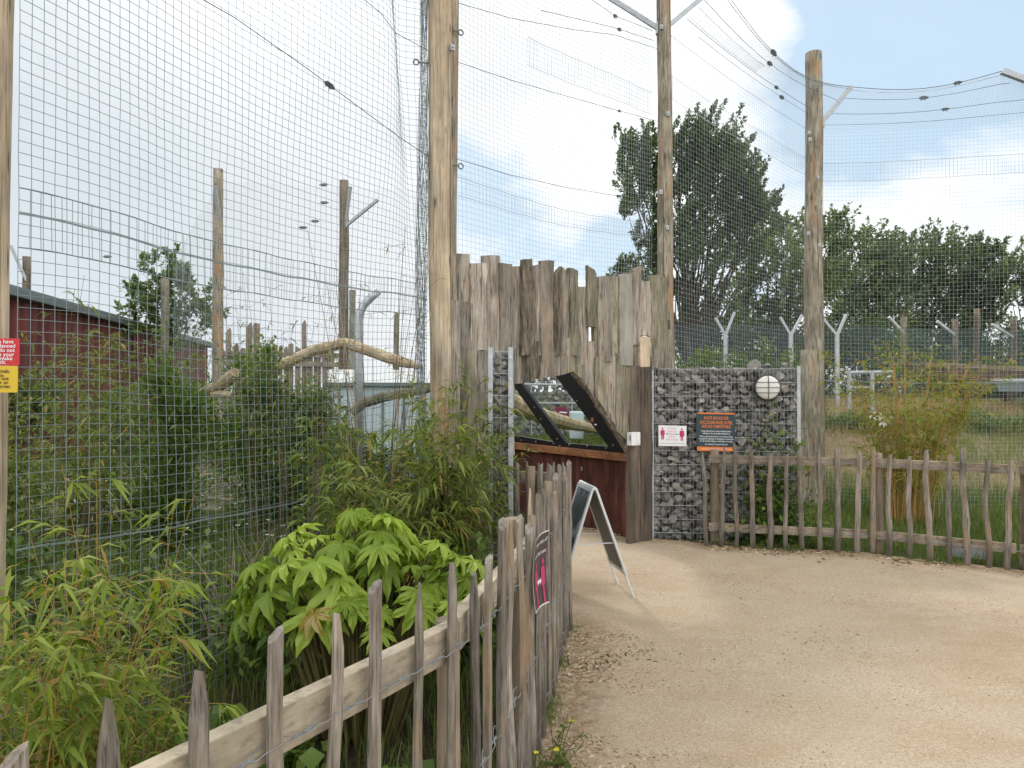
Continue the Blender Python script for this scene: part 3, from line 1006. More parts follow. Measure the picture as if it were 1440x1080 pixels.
ml = mesh_panel('mesh_panel', 'square wire mesh panel between the left edge post and the tan post', (LA + LB) / 2, surf_l, int(LLEN / .05) + 1, int(LH / .05) + 1, .0017, M['wire'],
                su=60, sv=60, bands=[(2.20 / LH, 2.45 / LH, int(LLEN / .05) + 8, .0032), (.93 / LH, .935 / LH, 3, .0026), (2.34 / LH, 2.345 / LH, 3, .0026)])
# rolled mesh edge hanging beside the middle post
tw = []
for k in range(26):
    pts = []
    for i in range(40):
        z = .1 + i / 39 * 6.0
        an = k * 2.4 + z * (1.5 + (k % 5) * .3)
        rr = (.028 + .008 * (k % 3)) * (.7 + .5 * math.exp(-((z - 3.0) / 1.1) ** 2) + (.55 if z > 5 else 0))
        pts.append((CX - .135 + math.cos(an) * rr - .015 * math.sin(z), CY - .03 + math.sin(an) * rr, z))
    tw.append(pts)
rv = [lines_mesh(np.array(tw), .0019)]
rings = []
for i in range(170):
    z = .1 + i * .035; tl = random.uniform(-.012, .012)
    rr = .036 * (.7 + .5 * math.exp(-((z - 3.0) / 1.1) ** 2) + (.55 if z > 5 else 0))
    rings.append([(CX - .135 + math.cos(a) * rr, CY - .03 + math.sin(a) * rr, z + tl * math.cos(a)) for a in np.linspace(0, 6.28, 9)])
rv.append(lines_mesh(np.array(rings), .0018))
V, F = cat_mesh(rv)
mk('rolled_edge', V, F, M['wire'], ml, (LA + LB) / 2)


def on_l(x, y):
    """spot on the left mesh panel under photo position x, y"""
    p = on_plane(x, y, LA, LN)
    u = (p - LA).dot(LD) / LLEN
    return surf_l(u, (p.z) / LH) + LN * .01


cable(ml, [on_l(x, y) for x, y in ((255, -25), (330, 18), (428, 90), (500, 150), (560, 190), (602, 222))], .0032, (.475,), .042)
cable(ml, [on_l(x, y) for x, y in ((470, -30), (520, 14), (560, 40), (602, 72))], .003, (), .03)

# middle panel: middle post -> third post
MA, MBb = Vector((CX + .13, CY + .26, 0)), Vector((MX - .12, MY + .06, 0))
MD = (MBb - MA); MN = Vector((MD.y, -MD.x, 0)).normalized(); MLEN = MD.length; MH = 7.0


def surf_m(u, v):
    z = 2.45 + v * (MH - 2.45)
    w = .05 * math.sin(z * .9 + u * 4) * math.sin(math.pi * u) + .012 * noise.noise(Vector((u * 8, z * 1.2, 21)))
    p = MA + MD * u + MN * w
    return Vector((p.x, p.y, z + .12 * u - .05 * math.sin(math.pi * u)))


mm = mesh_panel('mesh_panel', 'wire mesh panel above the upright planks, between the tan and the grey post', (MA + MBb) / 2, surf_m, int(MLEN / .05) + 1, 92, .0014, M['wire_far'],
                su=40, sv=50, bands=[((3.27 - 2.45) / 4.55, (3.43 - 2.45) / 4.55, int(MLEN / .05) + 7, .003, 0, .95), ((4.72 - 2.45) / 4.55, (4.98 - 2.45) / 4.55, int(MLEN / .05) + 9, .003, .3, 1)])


def on_m(x, y):
    p = on_plane(x, y, MA, MN)
    u = (p - MA).dot(MD.normalized()) / MLEN
    return surf_m(u, (p.z - .12 * u - 2.45) / (MH - 2.45)) + MN * .01


cable(mm, [on_m(x, y) for x, y in ((642, 88), (720, 106), (800, 129), (858, 150), (925, 172))], .0028, (.8,), .03)
cable(mm, [on_m(x, y) for x, y in ((642, 5), (720, 20), (800, 36), (858, 46), (925, 70))], .0028, (), .03)
cable(mm, [on_m(x, y) for x, y in ((642, 224), (720, 241), (800, 256), (868, 272), (925, 283))], .0026, (.76,), .03)
cable(mm, [on_m(x, y) for x, y in ((780, -40), (860, 20), (918, 44))], .003, (.55,), .035)
cable(mm, [on_m(x, y) for x, y in ((760, 8), (858, 36), (920, 58))], .003, (.6,), .035)

# panel third -> fourth post with the overhang bending in to the arm tips
B0, B1 = Vector((MX + .08, MY, 0)), Vector((RX, RY + .12, 0))
Zk = lambda u: 5.72 + (5.3 - 5.72) * u
BD = (B1 - B0); BN = Vector((BD.y, -BD.x, 0)).normalized()


def surf_r(u, v):
    if v <= .68:
        z = 1.2 + v / .68 * (Zk(u) - 1.2)
        p = B0 + BD * u + BN * (.03 * math.sin(z + u * 5) * math.sin(math.pi * u) + .01 * noise.noise(Vector((u * 9, z, 31))))
        return Vector((p.x, p.y, z - .04 * math.sin(math.pi * u)))
    k = (v - .68) / .32
    a = B0 + BD * u; a.z = Zk(u) - .04 * math.sin(math.pi * u)
    tip = AMR.lerp(AR, u)
    tip.z += -.42 * math.sin(math.pi * u) * (1 - .2 * u)
    p = a.lerp(tip, k)
    p.z += .10 * math.sin(math.pi * k) * math.sin(math.pi * u)
    return p


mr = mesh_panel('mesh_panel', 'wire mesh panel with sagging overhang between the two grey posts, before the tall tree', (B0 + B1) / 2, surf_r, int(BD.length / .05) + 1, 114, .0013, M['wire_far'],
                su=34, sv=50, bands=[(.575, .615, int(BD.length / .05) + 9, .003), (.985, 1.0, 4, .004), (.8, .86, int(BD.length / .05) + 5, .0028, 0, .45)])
def curve_r(v, u0=0, u1=1, n=9): return [surf_r(u0 + (u1 - u0) * i / (n - 1), v) for i in range(n)]
cable(mr, curve_r(1.0), .0045, (.36,), .05)
cable(mr, curve_r(.9), .0032, (.45,), .045)
cable(mr, curve_r(.79), .0032, (.62,), .045)
cable(mr, curve_r(.76, .1, .95), .0028, (.7,), .045)
cable(mr, curve_r(.69), .0028)
cable(mr, curve_r(.45), .0025)

# panel fourth -> fifth post
C0, C1 = Vector((RX, RY + .12, 0)), Vector((NX, NY + .1, 0))
CD = (C1 - C0); CN = Vector((CD.y, -CD.x, 0)).normalized()


def surf_n(u, v):
    zk = 5.3
    if v <= .8:
        z = .05 + v / .8 * (zk - .05)
        p = C0 + CD * u + CN * (.03 * math.sin(z * .9 + u * 7) * math.sin(math.pi * u) + .01 * noise.noise(Vector((u * 9, z, 41))))
        return Vector((p.x, p.y, z - .05 * math.sin(math.pi * u)))
    k = (v - .8) / .2
    a = C0 + CD * u; a.z = zk - .05 * math.sin(math.pi * u)
    ext = AR.lerp(AN, u / .63) if u < .63 else AN + (AN - AR) * .15 * (u - .63)
    tip = ext.copy(); tip.z -= .13 * math.sin(math.pi * min(1, u / .63))
    return a.lerp(tip, k)


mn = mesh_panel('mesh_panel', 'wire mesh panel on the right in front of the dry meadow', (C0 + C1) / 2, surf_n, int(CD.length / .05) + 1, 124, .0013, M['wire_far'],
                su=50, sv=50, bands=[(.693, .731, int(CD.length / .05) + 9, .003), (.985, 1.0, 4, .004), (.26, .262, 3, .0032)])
def curve_n(v, u0=0, u1=1, n=9): return [surf_n(u0 + (u1 - u0) * i / (n - 1), v) for i in range(n)]
cable(mn, curve_n(1.0, 0, .63), .0045, (.72,), .05)
cable(mn, curve_n(.95, 0, .75), .0032, (.46,), .05)
cable(mn, curve_n(.88), .003, (.46,), .05)
cable(mn, curve_n(.83), .0028)
cable(mn, curve_n(.5), .0025)


# ------------------------------------------------------------------ picket fences
def picket(parent, base, h, w, lean=(0, 0), top='cut', mat=None, face=(0, -1, 0), bury=.03):
    """cleft chestnut pale: irregular section, wandering axis, cut head"""
    base = Vector(base); f = Vector(face).normalized(); s = Vector((0, 0, 1)).cross(f).normalized()
    n, m = 7, 15
    ang = sorted([2 * math.pi * (k + random.uniform(-.28, .28)) / n for k in range(n)])
    prof = [(math.cos(a) * w * .6 * random.uniform(.9, 1.05), math.sin(a) * w * .4 * random.uniform(.75, 1.15)) for a in ang]
    ph = random.uniform(0, 50); amp = random.uniform(.003, .011) * (1 if h < 1.3 else 1.4)
    kn = random.uniform(.2, .9); kz = random.uniform(.25, 1.0); knp = random.random() < .35
    V, F = [], []
    pt = random.uniform(.45, .75)
    dirs = random.choice((-1, 1))
    for i in range(m):
        q = i / (m - 1)
        z = -bury + (h + bury) * q
        cx = noise.noise(Vector((ph, q * 2.6, 0))) * amp * 2.2 + lean[0] * q
        cy = noise.noise(Vector((ph, q * 2.6, 7))) * amp * 1.5 + lean[1] * q
        sc = (1.05 - .16 * q) * (1 + .12 * noise.noise(Vector((ph + 3, q * 7, 1))))
        if knp: sc *= 1 + kz * .35 * math.exp(-((q - kn) / .035) ** 2)
        for k in range(n):
            px, py = prof[k]
            zz = z
            if i == m - 1:
                zz += dirs * px * (.7 if top == 'cut' else .2)
            xx, yy = px * sc, py * sc
            if top == 'point' and i >= m - 2:
                e = .28 if i == m - 1 else .85
                xx *= e; yy *= e
            if top == 'taper' and i == m - 1:
                xx *= pt; yy *= pt
            V.append(base + s * (xx + cx) + f * (yy + cy) + Vector((0, 0, zz)))
    for i in range(m - 1):
        for k in range(n):
            k2 = (k + 1) % n
            F.append((i * n + k, i * n + k2, (i + 1) * n + k2, (i + 1) * n + k))
    F.append(tuple((m - 1) * n + k for k in range(n)))
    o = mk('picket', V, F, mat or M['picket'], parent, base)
    return o


def tie_wires(parent, pts, face, r=.0012, amp=.017, sp=.15, name='tie_wire', loops=True):
    """two strands woven before and behind the pales, pts = pale positions at wire height"""
    mb = MB()
    f = Vector(face).normalized()
    for sgn in (-1, 1):
        q = []
        for i in range(len(pts) - 1):
            for k in range(10):
                t = k / 10
                p = pts[i].lerp(pts[i + 1], t)
                side = (1 if i % 2 == 0 else -1) * sgn * math.cos(math.pi * t)
                q.append(p + f * (amp * side) + Vector((0, 0, .003 * math.sin((i + t) * 25 * sgn) - .012 * math.sin(math.pi * t))))
        mb.tube(q, r, 5, False)
    # twisted middle pieces
    for i in range(len(pts) - 1):
        a, b = pts[i].lerp(pts[i + 1], .3), pts[i].lerp(pts[i + 1], .7)
        for sgn in (0, math.pi):
            mb.tube([a.lerp(b, k / 14) + Vector((0, 0, .0028 * math.cos(k * 1.6 + sgn) - .012)) + f * (.0028 * math.sin(k * 1.6 + sgn)) for k in range(15)], r, 4, False)
    return mb.build(name, M['wirebright'], parent, pts[0])


M['wirebright'] = plain('galvanised_wire', (0.22, 0.24, 0.26), 0.5, 0.3, 0.1, 8)

fn = thing('picket_fence', 'rustic cleft picket fence in the foreground running along the path to the viewing den', 'fence', (-.13, 2.04, 0))


def rail(parent, a, b, h=.10, w=.042, mat=None):
    a, b = Vector(a), Vector(b)
    mb = MB()
    t = (b - a).normalized(); s = t.cross(Vector((0, 0, 1))).normalized()
    n = max(3, int((b - a).length / .15))
    V, F = [], []
    for i in range(n + 1):
        p = a.lerp(b, i / n) + Vector((0, 0, .004 * noise.noise(Vector((i * .4, a.x * 9, 0)))))
        for (j, k) in ((-1, -1), (1, -1), (1, 1), (-1, 1)):
            V.append(p + s * (j * w / 2) + Vector((0, 0, k * h / 2 + random.uniform(-.0012, .0012))))
    for i in range(n):
        for k in range(4):
            F.append((i * 4 + k, i * 4 + (k + 1) % 4, i * 4 + 4 + (k + 1) % 4, i * 4 + 4 + k))
    F.append((3, 2, 1, 0)); F.append((n * 4, n * 4 + 1, n * 4 + 2, n * 4 + 3))
    mb.add(V, F)
    return mb.build('rail', mat or M['rail'], parent, (a + b) / 2, bevel=.004)


def v2(p, z=0): return Vector((p[0], p[1], z))


def npt(x, y, h):
    """foot of a pale whose head (height h) is seen at x, y"""
    d = (h - EYE) / (ray(x, y).z / ray(x, y).y)
    q = P(x, y, d)
    return Vector((q.x, q.y, 0))


# near run: individual pales read off the photo (head x, y, height, width, head form)
run1 = [(30, 1062, 1.06, .038, 'cut'), (150, 985, 1.10, .043, 'point'), (281, 941, 1.08, .038, 'taper'), (387, 893, 1.08, .036, 'cut'), (467, 862, 1.08, .034, 'taper'), (527, 823, 1.12, .036, 'cut'), (591, 820, 1.10, .030, 'point'), (637, 791, 1.08, .034, 'taper')]
fdir1 = Vector((-.8, 1.38 - 2.04, 0)); 
near_dir = (v2(FA[2]) - v2(FA[1])).normalized(); near_face = Vector((near_dir.y, -near_dir.x, 0))
path_dir = (v2(FA[5]) - v2(FA[2])).normalized(); path_face = Vector((path_dir.y, -path_dir.x, 0))
wp = []
for x, y, h, w, tp in run1:
    b = v2(FA[1]) + near_dir * ((npt(x, y, h) - v2(FA[1])).dot(near_dir))
    # exact sideways place on the run line through the photo ray
    r_ = ray(x, y); n_ = near_face
    k = (v2(FA[1]) - Vector((0, 0, EYE))).dot(n_) / r_.dot(n_)
    hd = Vector((0, 0, EYE)) + r_ * k
    o = picket(fn, (hd.x, hd.y, 0), hd.z, w, (0, 0), tp, face=near_face)
    wp.append(Vector((hd.x, hd.y, .89)))
first = wp[0] - near_dir * .32
picket(fn, (first.x, first.y, 0), 1.06, .04, (.01, 0), 'cut', face=near_face)
tie_wires(fn, [first] + wp + [v2(FA[2], .9)], near_face)
tie_wires(fn, [p - Vector((0, 0, .45)) for p in [first] + wp + [v2(FA[2], .9)]], near_face)
rail(fn, first - near_face * .045 + Vector((0, 0, .0)) - near_dir * .3, v2(FA[2], .885) - near_face * .045 - near_dir * .01)
mbp = MB()
log_post('corner_post', M['stake'], fn, v2(FA[2], -.03) - near_face * .055 + path_dir * .015, v2(FA[2], .93) - near_face * .075 + path_dir * .02, .036, .034, 10, .004, segs=10)
# second run along the path
head2 = [(637, 792, .034, 'cut'), (668, 783, .040, 'cut'), (693, 766, .030, 'taper'), (712, 762, .032, 'taper'), (722, 735, .050, 'cut')]
pw = []
L2 = (v2(FA[5]) - v2(FA[2])).length
def line2(s):
    acc = 0
    for i in range(2, 5):
        a, b = v2(FA[i]), v2(FA[i + 1]); l = (b - a).length
        if s <= acc + l or i == 4: return a.lerp(b, (s - acc) / l)
        acc += l
s = .10
k = 0
SP = []
while s < L2 + .02:
    SP.append(s); s += random.uniform(.118, .165)
for k, s in enumerate(SP):
    b = line2(s)
    w = random.uniform(.038, .052)
    h = random.uniform(1.03, 1.15)
    if k == len(SP) - 1: h, w = 1.12, .05
    tp = random.choice(('cut', 'taper', 'cut', 'point', 'cut'))
    o = picket(fn, b + path_face * random.uniform(-.008, .008), h, w, (random.uniform(-.02, .02), random.uniform(-.008, .008)), tp, face=path_face, mat=M['picket'])
    pw.append(Vector((b.x, b.y, .88)))
for k in (0, 7):
    pass
tie_wires(fn, pw, path_face, sp=.11)
tie_wires(fn, [p - Vector((0, 0, .42)) for p in pw], path_face, sp=.11)
tie_wires(fn, [p - Vector((0, 0, .76)) for p in pw], path_face, sp=.11)
for i in range(2, 5):
    rail(fn, v2(FA[i], .89) - path_face * .05 + path_dir * .04, v2(FA[i + 1], .89) - path_face * .05)
# freshly split pale with bright orange heartwood
q = line2(1.12)
splitp = picket(fn, q - path_face * .03, 1.17, .04, (0, 0), 'point', M['plank_pale'], face=path_face)
splitp['label'] = 'freshly split orange pale'
for s_, z_ in ((1.22, 1.02), (2.72, 1.0)):
    q = line2(s_) - path_face * .115
    log_post('fence_post', M['stake'], fn, (q.x, q.y, -.03), (q.x, q.y, z_), .045, .042, 10, .004, segs=10)
# return run towards the left gabion
E0 = v2(FA[5]); E1 = Vector((.01, 4.92, 0))
rd = (E1 - E0).normalized(); rf = Vector((-rd.y, rd.x, 0))
rail(fn, E0.lerp(E1, .06) + Vector((0, .06, 1.0)), E1 + Vector((-.02, .06, 1.0)), .085, .04, M['rail_old'])
rp = []
for u, h in ((.1, 1.12), (.17, 1.08), (.24, 1.12), (.31, 1.10), (.38, 1.11), (.46, 1.10), (.53, 1.11), (.7, 1.12), (.9, 1.11)):
    b = E0.lerp(E1, u)
    picket(fn, b, h, .032, (random.uniform(-.015, .015), 0), random.choice(('cut', 'point', 'taper')), face=(0, -1, 0))
    rp.append(Vector((b.x, b.y, .92)))
tie_wires(fn, rp, (0, -1, 0))
q = E0.lerp(E1, .68) + Vector((.0, -.05, 0))
log_post('fence_post', M['stake'], fn, (q.x, q.y, -.03), (q.x, q.y, 1.09), .034, .032, 10, .003, segs=8)

# right fence
fr = thing('picket_fence', 'rustic cleft picket fence with two rails along the right side of the path', 'fence', v2(FB[0]))
lens = [(v2(FB[i + 1]) - v2(FB[i])).length for i in range(len(FB) - 1)]
def lineB(s):
    for i, l in enumerate(lens):
        if s <= l or i == len(lens) - 1: return v2(FB[i]).lerp(v2(FB[i + 1]), s / l), (v2(FB[i + 1]) - v2(FB[i])).normalized()
        s -= l
s = -.03; pts = []; zpt = []
while s < sum(lens):
    b, t = lineB(max(s, 0)); f = Vector((t.y, -t.x, 0))
    if s < 0: b = b - t * .03
    h = random.uniform(.97, 1.08)
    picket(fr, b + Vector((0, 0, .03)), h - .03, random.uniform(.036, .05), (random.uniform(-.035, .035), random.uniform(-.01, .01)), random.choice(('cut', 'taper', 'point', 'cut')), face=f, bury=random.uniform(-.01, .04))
    pts.append(Vector((b.x, b.y, .9)))
    s += random.uniform(.135, .172)
for i, l in enumerate(lens):
    a, b = v2(FB[i]), v2(FB[i + 1]); t = (b - a).normalized(); f = Vector((t.y, -t.x, 0))
    a2 = a + t * (.0 if i == 0 else .012)
    for z in (.90, .20):
        rail(fr, a2 - f * .05 + Vector((0, 0, z)), b - f * .05 + Vector((0, 0, z)) - t * .012, .085, .035, M['rail_old'])
    hh = .97
    log_post('fence_post', M['stake'], fr, v2(FB[i], -.03) - f * .105 + t * .06, v2(FB[i], hh + .02) - f * .105 + t * .06, .048, .045, 10, .004, segs=8)
tie_wires(fr, pts, (0.2, -1, 0), r=.0016)
tie_wires(fr, [p - Vector((0, 0, .7)) for p in pts], (0.2, -1, 0), r=.0016)
# grey board under the right fence
mb = MB(); a = P(1362, 782, 6.75); a.z = .10
mb.box(a, Vector((.16, -.08, 0)), Vector((.008, .012, 0)), Vector((0, 0, .08)))
props(mb.build('board', M['steel'], None, a, bevel=.003), 'short grey board standing on edge beneath the bottom rail of the right fence', 'board')
# ------------------------------------------------------------------ plank wall
WD = (WB - WA).normalized(); WN = Vector((WD.y, -WD.x, 0)).normalized()


def wp_(x, y, off=0):
    return on_plane(x, y, WA + WN * off, WN)


pw_t = thing('plank_wall', 'high wall of rough upright grey slab planks around the viewing window', 'wall', (WA + WB) / 2)


def slab(x0, x1, yt0, yt1, yb0, yb1, mat, off=0.0, thick=.04, tilt=0, label=None, wav=1.0):
    """one rough slab: photo x range, head and foot heights at left/right edge; off = metres in front of the wall line"""
    nx, nz = 7, 34
    ph = random.uniform(0, 90)
    a0 = wp_(x0, 500, off); a1 = wp_(x1, 500, off)
    def zat(x, y): return max(-.02, wp_(x, y, off).z)
    zt0, zt1, zb0, zb1 = zat(x0, yt0), zat(x1, yt1), zat(x0, yb0), zat(x1, yb1)
    wdt = (a1 - a0).length
    V, F = [], []
    for j in range(nz):
        v = j / (nz - 1)
        el = .014 * wav * noise.noise(Vector((ph, v * 5, 0))) + .006 * wav * noise.noise(Vector((ph, v * 21, 0)))
        er = .014 * wav * noise.noise(Vector((ph + 9, v * 5, 0))) + .006 * wav * noise.noise(Vector((ph + 9, v * 21, 0)))
        for i in range(nx):
            u = i / (nx - 1)
            zb = zb0 + (zb1 - zb0) * u; zt = zt0 + (zt1 - zt0) * u
            if j == nz - 1: zt += .008 * noise.noise(Vector((u * 3, ph, 4)))
            z = zb + (zt - zb) * v
            sx = wdt * u + el * (1 - u) + er * u + tilt * (v - .5)
            dep = thick * (.35 + .65 * math.sqrt(max(0, 1 - ((u - .5) * 1.85) ** 2)))
            dep += .010 * wav * noise.noise(Vector((u * 2.3 + ph, z * 2.5, 1))) + .006 * wav * noise.noise(Vector((u * 6 + ph, z * 7, 2)))
            V.append(a0 + WD * sx + WN * dep + Vector((0, 0, z - a0.z)))
    nb = len(V)
    for j in range(nz):
        for i in (0, nx - 1):
            p = V[j * nx + i]
            k = (p - (a0)).dot(WN)
            V.append(p - WN * (k + .012))
    for j in range(nz - 1):
        for i in range(nx - 1):
            q = j * nx + i
            F.append((q, q + 1, q + 1 + nx, q + nx))
        F.append((j * nx, (j + 1) * nx, nb + (j + 1) * 2, nb + j * 2))
        F.append((j * nx + nx - 1, nb + j * 2 + 1, nb + (j + 1) * 2 + 1, (j + 1) * nx + nx - 1))
        F.append((nb + j * 2, nb + (j + 1) * 2, nb + (j + 1) * 2 + 1, nb + j * 2 + 1))
    F.append(tuple((nz - 1) * nx + i for i in range(nx)) + (nb + (nz - 1) * 2 + 1, nb + (nz - 1) * 2))
    F.append(tuple(range(nx - 1, -1, -1)) + (nb, nb + 1))
    org = V[nx // 2].copy(); 
    o = mk('plank', V, F, M[mat], pw_t, org, True)
    bm = bmesh.new(); bm.from_mesh(o.data); bmesh.ops.recalc_face_normals(bm, faces=bm.faces)
    for e in bm.edges:
        if len(e.link_faces) == 2 and e.calc_face_angle(0) > .7: e.smooth = False
    bm.to_mesh(o.data); bm.free()
    if label: o['label'] = label
    return o


def cx(v): return 600 + v / 4
def cy(v): return 340 + v / 4


# coordinates below are in the enlarged crop of the wall (4x, from 600,340)
SL = [
    # x0, x1, top0, top1, bot0, bot1, mat, off, thick
    (156, 232, 70, 74, 1100, 1100, 'plank', .00, .05),
    (100, 178, 330, 340, 1180, 1180, 'plank', .045, .05),
    (236, 326, 122, 124, 612, 610, 'plank', .03, .05),
    (308, 402, 80, 82, 640, 640, 'plank', .00, .055),
    (398, 470, 124, 128, 800, 800, 'plank', .03, .05),
    (466, 530, 142, 140, 800, 796, 'plank', .00, .04),
    (527, 578, 102, 100, 640, 640, 'plank_bark', .05, .055),
    (566, 600, 180, 182, 660, 660, 'plank_bark', .03, .04),
    (592, 642, 132, 134, 640, 640, 'plank', .01, .045),
    (628, 702, 106, 110, 770, 758, 'plank', .035, .055),
    (704, 748, 190, 138, 640, 640, 'plank_bark', .045, .05),
    (744, 792, 140, 205, 640, 640, 'plank', .02, .045),
    (790, 840, 150, 165, 640, 640, 'plank_moss', .035, .05),
    (836, 900, 256, 258, 740, 760, 'plank', .00, .05),
    (898, 948, 134, 180, 478, 484, 'plank_moss', .055, .04),
    (930, 968, 250, 240, 720, 720, 'plank_moss', .005, .04),
    (954, 1032, 196, 198, 672, 676, 'plank', .03, .05),
    (1026, 1078, 196, 194, 640, 640, 'plank_moss', .01, .045),
    (1078, 1150, 182, 180, 694, 698, 'plank_light', .055, .04),
    (1148, 1196, 160, 137, 580, 580, 'plank', .02, .045),
    (1190, 1250, 228, 222, 528, 532, 'plank', .045, .05),
    (1190, 1250, 536, 534, 706, 706, 'plank_pale', .045, .045),
    (1246, 1304, 188, 192, 606, 606, 'plank_moss', .02, .045),
    (1296, 1345, 200, 200, 700, 700, 'plank_moss', .00, .045),
    (1252, 1318, 604, 602, 710, 710, 'plank', .05, .04),
    # lower tier
    (178, 238, 340, 340, 1200, 1200, 'plank', .03, .045),
    (212, 278, 612, 612, 1200, 1200, 'plank_moss', .05, .05),
    (274, 348, 616, 616, 1200, 1200, 'plank', .06, .05),
    (346, 400, 600, 600, 1200, 1200, 'plank', .00, .045),
    (398, 486, 780, 780, 1200, 1200, 'plank', .00, .03),
    (528, 624, 560, 560, 794, 764, 'plank_bark', .015, .05),
    (676, 772, 560, 560, 762, 742, 'plank', .015, .05),
    (768, 822, 540, 540, 742, 722, 'plank_moss', .03, .045),
    (818, 880, 700, 690, 742, 790, 'plank_moss', .022, .04),
    (874, 936, 560, 560, 778, 890, 'plank', .015, .04),
    (932, 1000, 650, 640, 862, 970, 'plank_moss', .03, .045),
    (994, 1072, 640, 640, 962, 1072, 'plank', .012, .045),
    (1054, 1132, 628, 626, 1066, 1150, 'plank_moss', .035, .045),
    (1076, 1160, 640, 640, 1070, 1130, 'plank_dark', .0, .035),
    (1148, 1200, 580, 580, 712, 712, 'plank_moss', .005, .04),
]
M['plank_light'] = wood('plank_silver_wood', (0.27, 0.25, 0.22), (0.36, 0.34, 0.30), (0.44, 0.42, 0.38), (10, 10, 0.6), 0.1, 0.15, 0.25, 0.4, 0.005)
for x0, x1, t0, t1, b0, b1, mt, off, th in SL:
    slab(cx(x0), cx(x1), cy(t0), cy(t1), cy(b0), cy(b1), mt, off, th, random.uniform(-.015, .015),
         {'plank_pale': 'fresh pale patch plank', 'plank_light': 'smooth silver-grey plank nailed on top'}.get(mt))
# bark edge under the slanting cut of the opening
mb = MB()
for (xa, ya), (xb, yb) in (((806, 524), (826, 545)), ((825, 543), (841, 571)), ((840, 570), (862, 602)), ((861, 600), (882, 634))):
    mb.tube([wp_(xa, ya, .01), wp_((xa + xb) / 2 + 2, (ya + yb) / 2, .02), wp_(xb, yb, .01)], [.03, .045, .03], 7, True, .25)
ed = mb.build('bark_edge', M['plank_bark'], pw_t, wp_(840, 570))
# wall behind the slabs: two cross rails that the slabs are nailed to
mb = MB()
for z in (2.35,):
    mb.beam(WA + WD * .05 - WN * .05 + Vector((0, 0, z)), WB - WN * .05 + Vector((0, 0, z)), .06, .1)
mb.build('cross_rail', M['plank_dark'], pw_t, WA)

# dark jamb posts right of the opening
for (x0, x1, nm, mt, yt, lb) in ((881, 898, 'jamb_post', 'plank_dark', 515, 'dark slab post right of the viewing window, carrying the white box'), (897, 914, 'jamb_post', 'plank_dark', 516, 'dark slab post butting against the left frame of the big gabion')):
    t0 = SL
    old = pw_t
    jp = thing(nm, lb, 'post', (wp_((x0 + x1) / 2, 700, .05).x, wp_((x0 + x1) / 2, 700, .05).y, 0))
    pw_t = jp
    o = slab(x0, x1, yt, yt, 765, 765, mt, .035 if x0 < 890 else .045, .05)
    o.name = 'slab'
    pw_t = old

# ------------------------------------------------------------------ viewing window den
VA = P(886, 645, 7.80); VA.z = 0
VB = P(700, 600, 10.05); VB.z = 0
VD = (VB - VA).normalized(); VN = Vector((-VD.y, VD.x, 0))
if VN.y > 0: VN = -VN


def vp(x, y, off=0): return on_plane(x, y, VA + VN * off, VN)


vw = thing('viewing_window', 'slanted viewing window with black frame above a red-brown board in the plank den', 'window', (VA + VB) / 2)


def vpoly(name, poly, off, th, mat, bevel=0):
    mb = MB(); mb.prism([vp(x, y, off) for x, y in poly], -VN * th)
    return mb.build(name, mat, vw, vp(*poly[0], off), bevel=bevel)


mk('glass_pane', [vp(*q) for q in ((690, 470), (778, 500), (858, 630), (790, 623), (728, 545), (690, 520))], [(0, 1, 2, 3, 4, 5)], M['glass'], vw, vp(778, 560))
mk('glass_pane', [vp(*q) for q in ((690, 525), (726, 548), (784, 622), (690, 615))], [(0, 1, 2, 3)], M['glass'], vw, vp(720, 590))
vpoly('frame_bar', [(752, 490), (778, 490), (877, 620), (877, 638), (856, 629)], .03, .05, M['black'], .004)
vpoly('frame_bar', [(700, 512), (709, 507), (796, 623), (779, 623)], .032, .05, M['black'], .004)
vpoly('frame_bar', [(690, 609), (722, 612), (780, 622), (856, 628), (877, 630), (877, 638), (790, 630), (690, 620)], .034, .05, M['black'], .003)
sl = vpoly('sill', [(690, 619), (877, 638.5), (888, 640), (888, 650), (690, 628)], .10, .14, M['sill'], .004)
bd = vpoly('board', [(690, 628), (887, 650), (887, 756), (690, 716)], .02, .03, M['redboard'])
vpoly('board_post', [(872, 647), (889, 649), (889, 757), (872, 754)], .075, .05, M['redboard'], .004)
mb = MB()
for x, y in ((733, 619), (754, 621), (779, 623.5), (801, 625), (826, 627), (853, 630), (752, 573), (761, 589), (784, 617), (812, 564), (788, 627), (863, 626)):
    p = vp(x, y, .036); mb.tube([p, p + VN * .012], .012, 8)
mb.build('bolt_heads', M['bolt'], vw, VA)
mb = MB(); mb.box(vp(833, 590.5, .036), VD * .028, VN * .003, Vector((0, 0, .026)))
mb.build('label_plate', M['sill'], vw, VA)
mb = MB(); mb.box(vp(837.5, 597, .036), VD * .02, VN * .003, Vector((0, 0, .008)))
mb.build('label_plate', M['s_white'], vw, VA)
for x, y in ((739, 647), (818, 659)):
    mb = MB(); p = vp(x, y, .022); mb.tube([p, p + VN * .006], .03, 10); mb.build('knot', M['plank_bark'], vw, p)
# dispenser box
bx = thing('dispenser_box', 'small white plastic box with a slot fixed to the dark jamb post', 'box', wp_(891, 617, .12))
mb = MB(); c = wp_(891, 617, .125)
mb.box(c, WD * .070, WN * .035, Vector((0, 0, .068)))
mb.build('case', M['white'], bx, bevel=.008)
mb = MB(); c2 = wp_(886, 616, .1615); mb.box(c2, WD * .006, WN * .002, Vector((0, 0, .028))); mb.build('slot', M['dkgrey'], bx, c2)
mb = MB(); c2 = wp_(897, 609, .163); mb.box(c2 + Vector((0, 0, -.05)), WD * .022, WN * .004, Vector((0, 0, .055))); mb.build('cover', M['white'], bx, c2, bevel=.003)

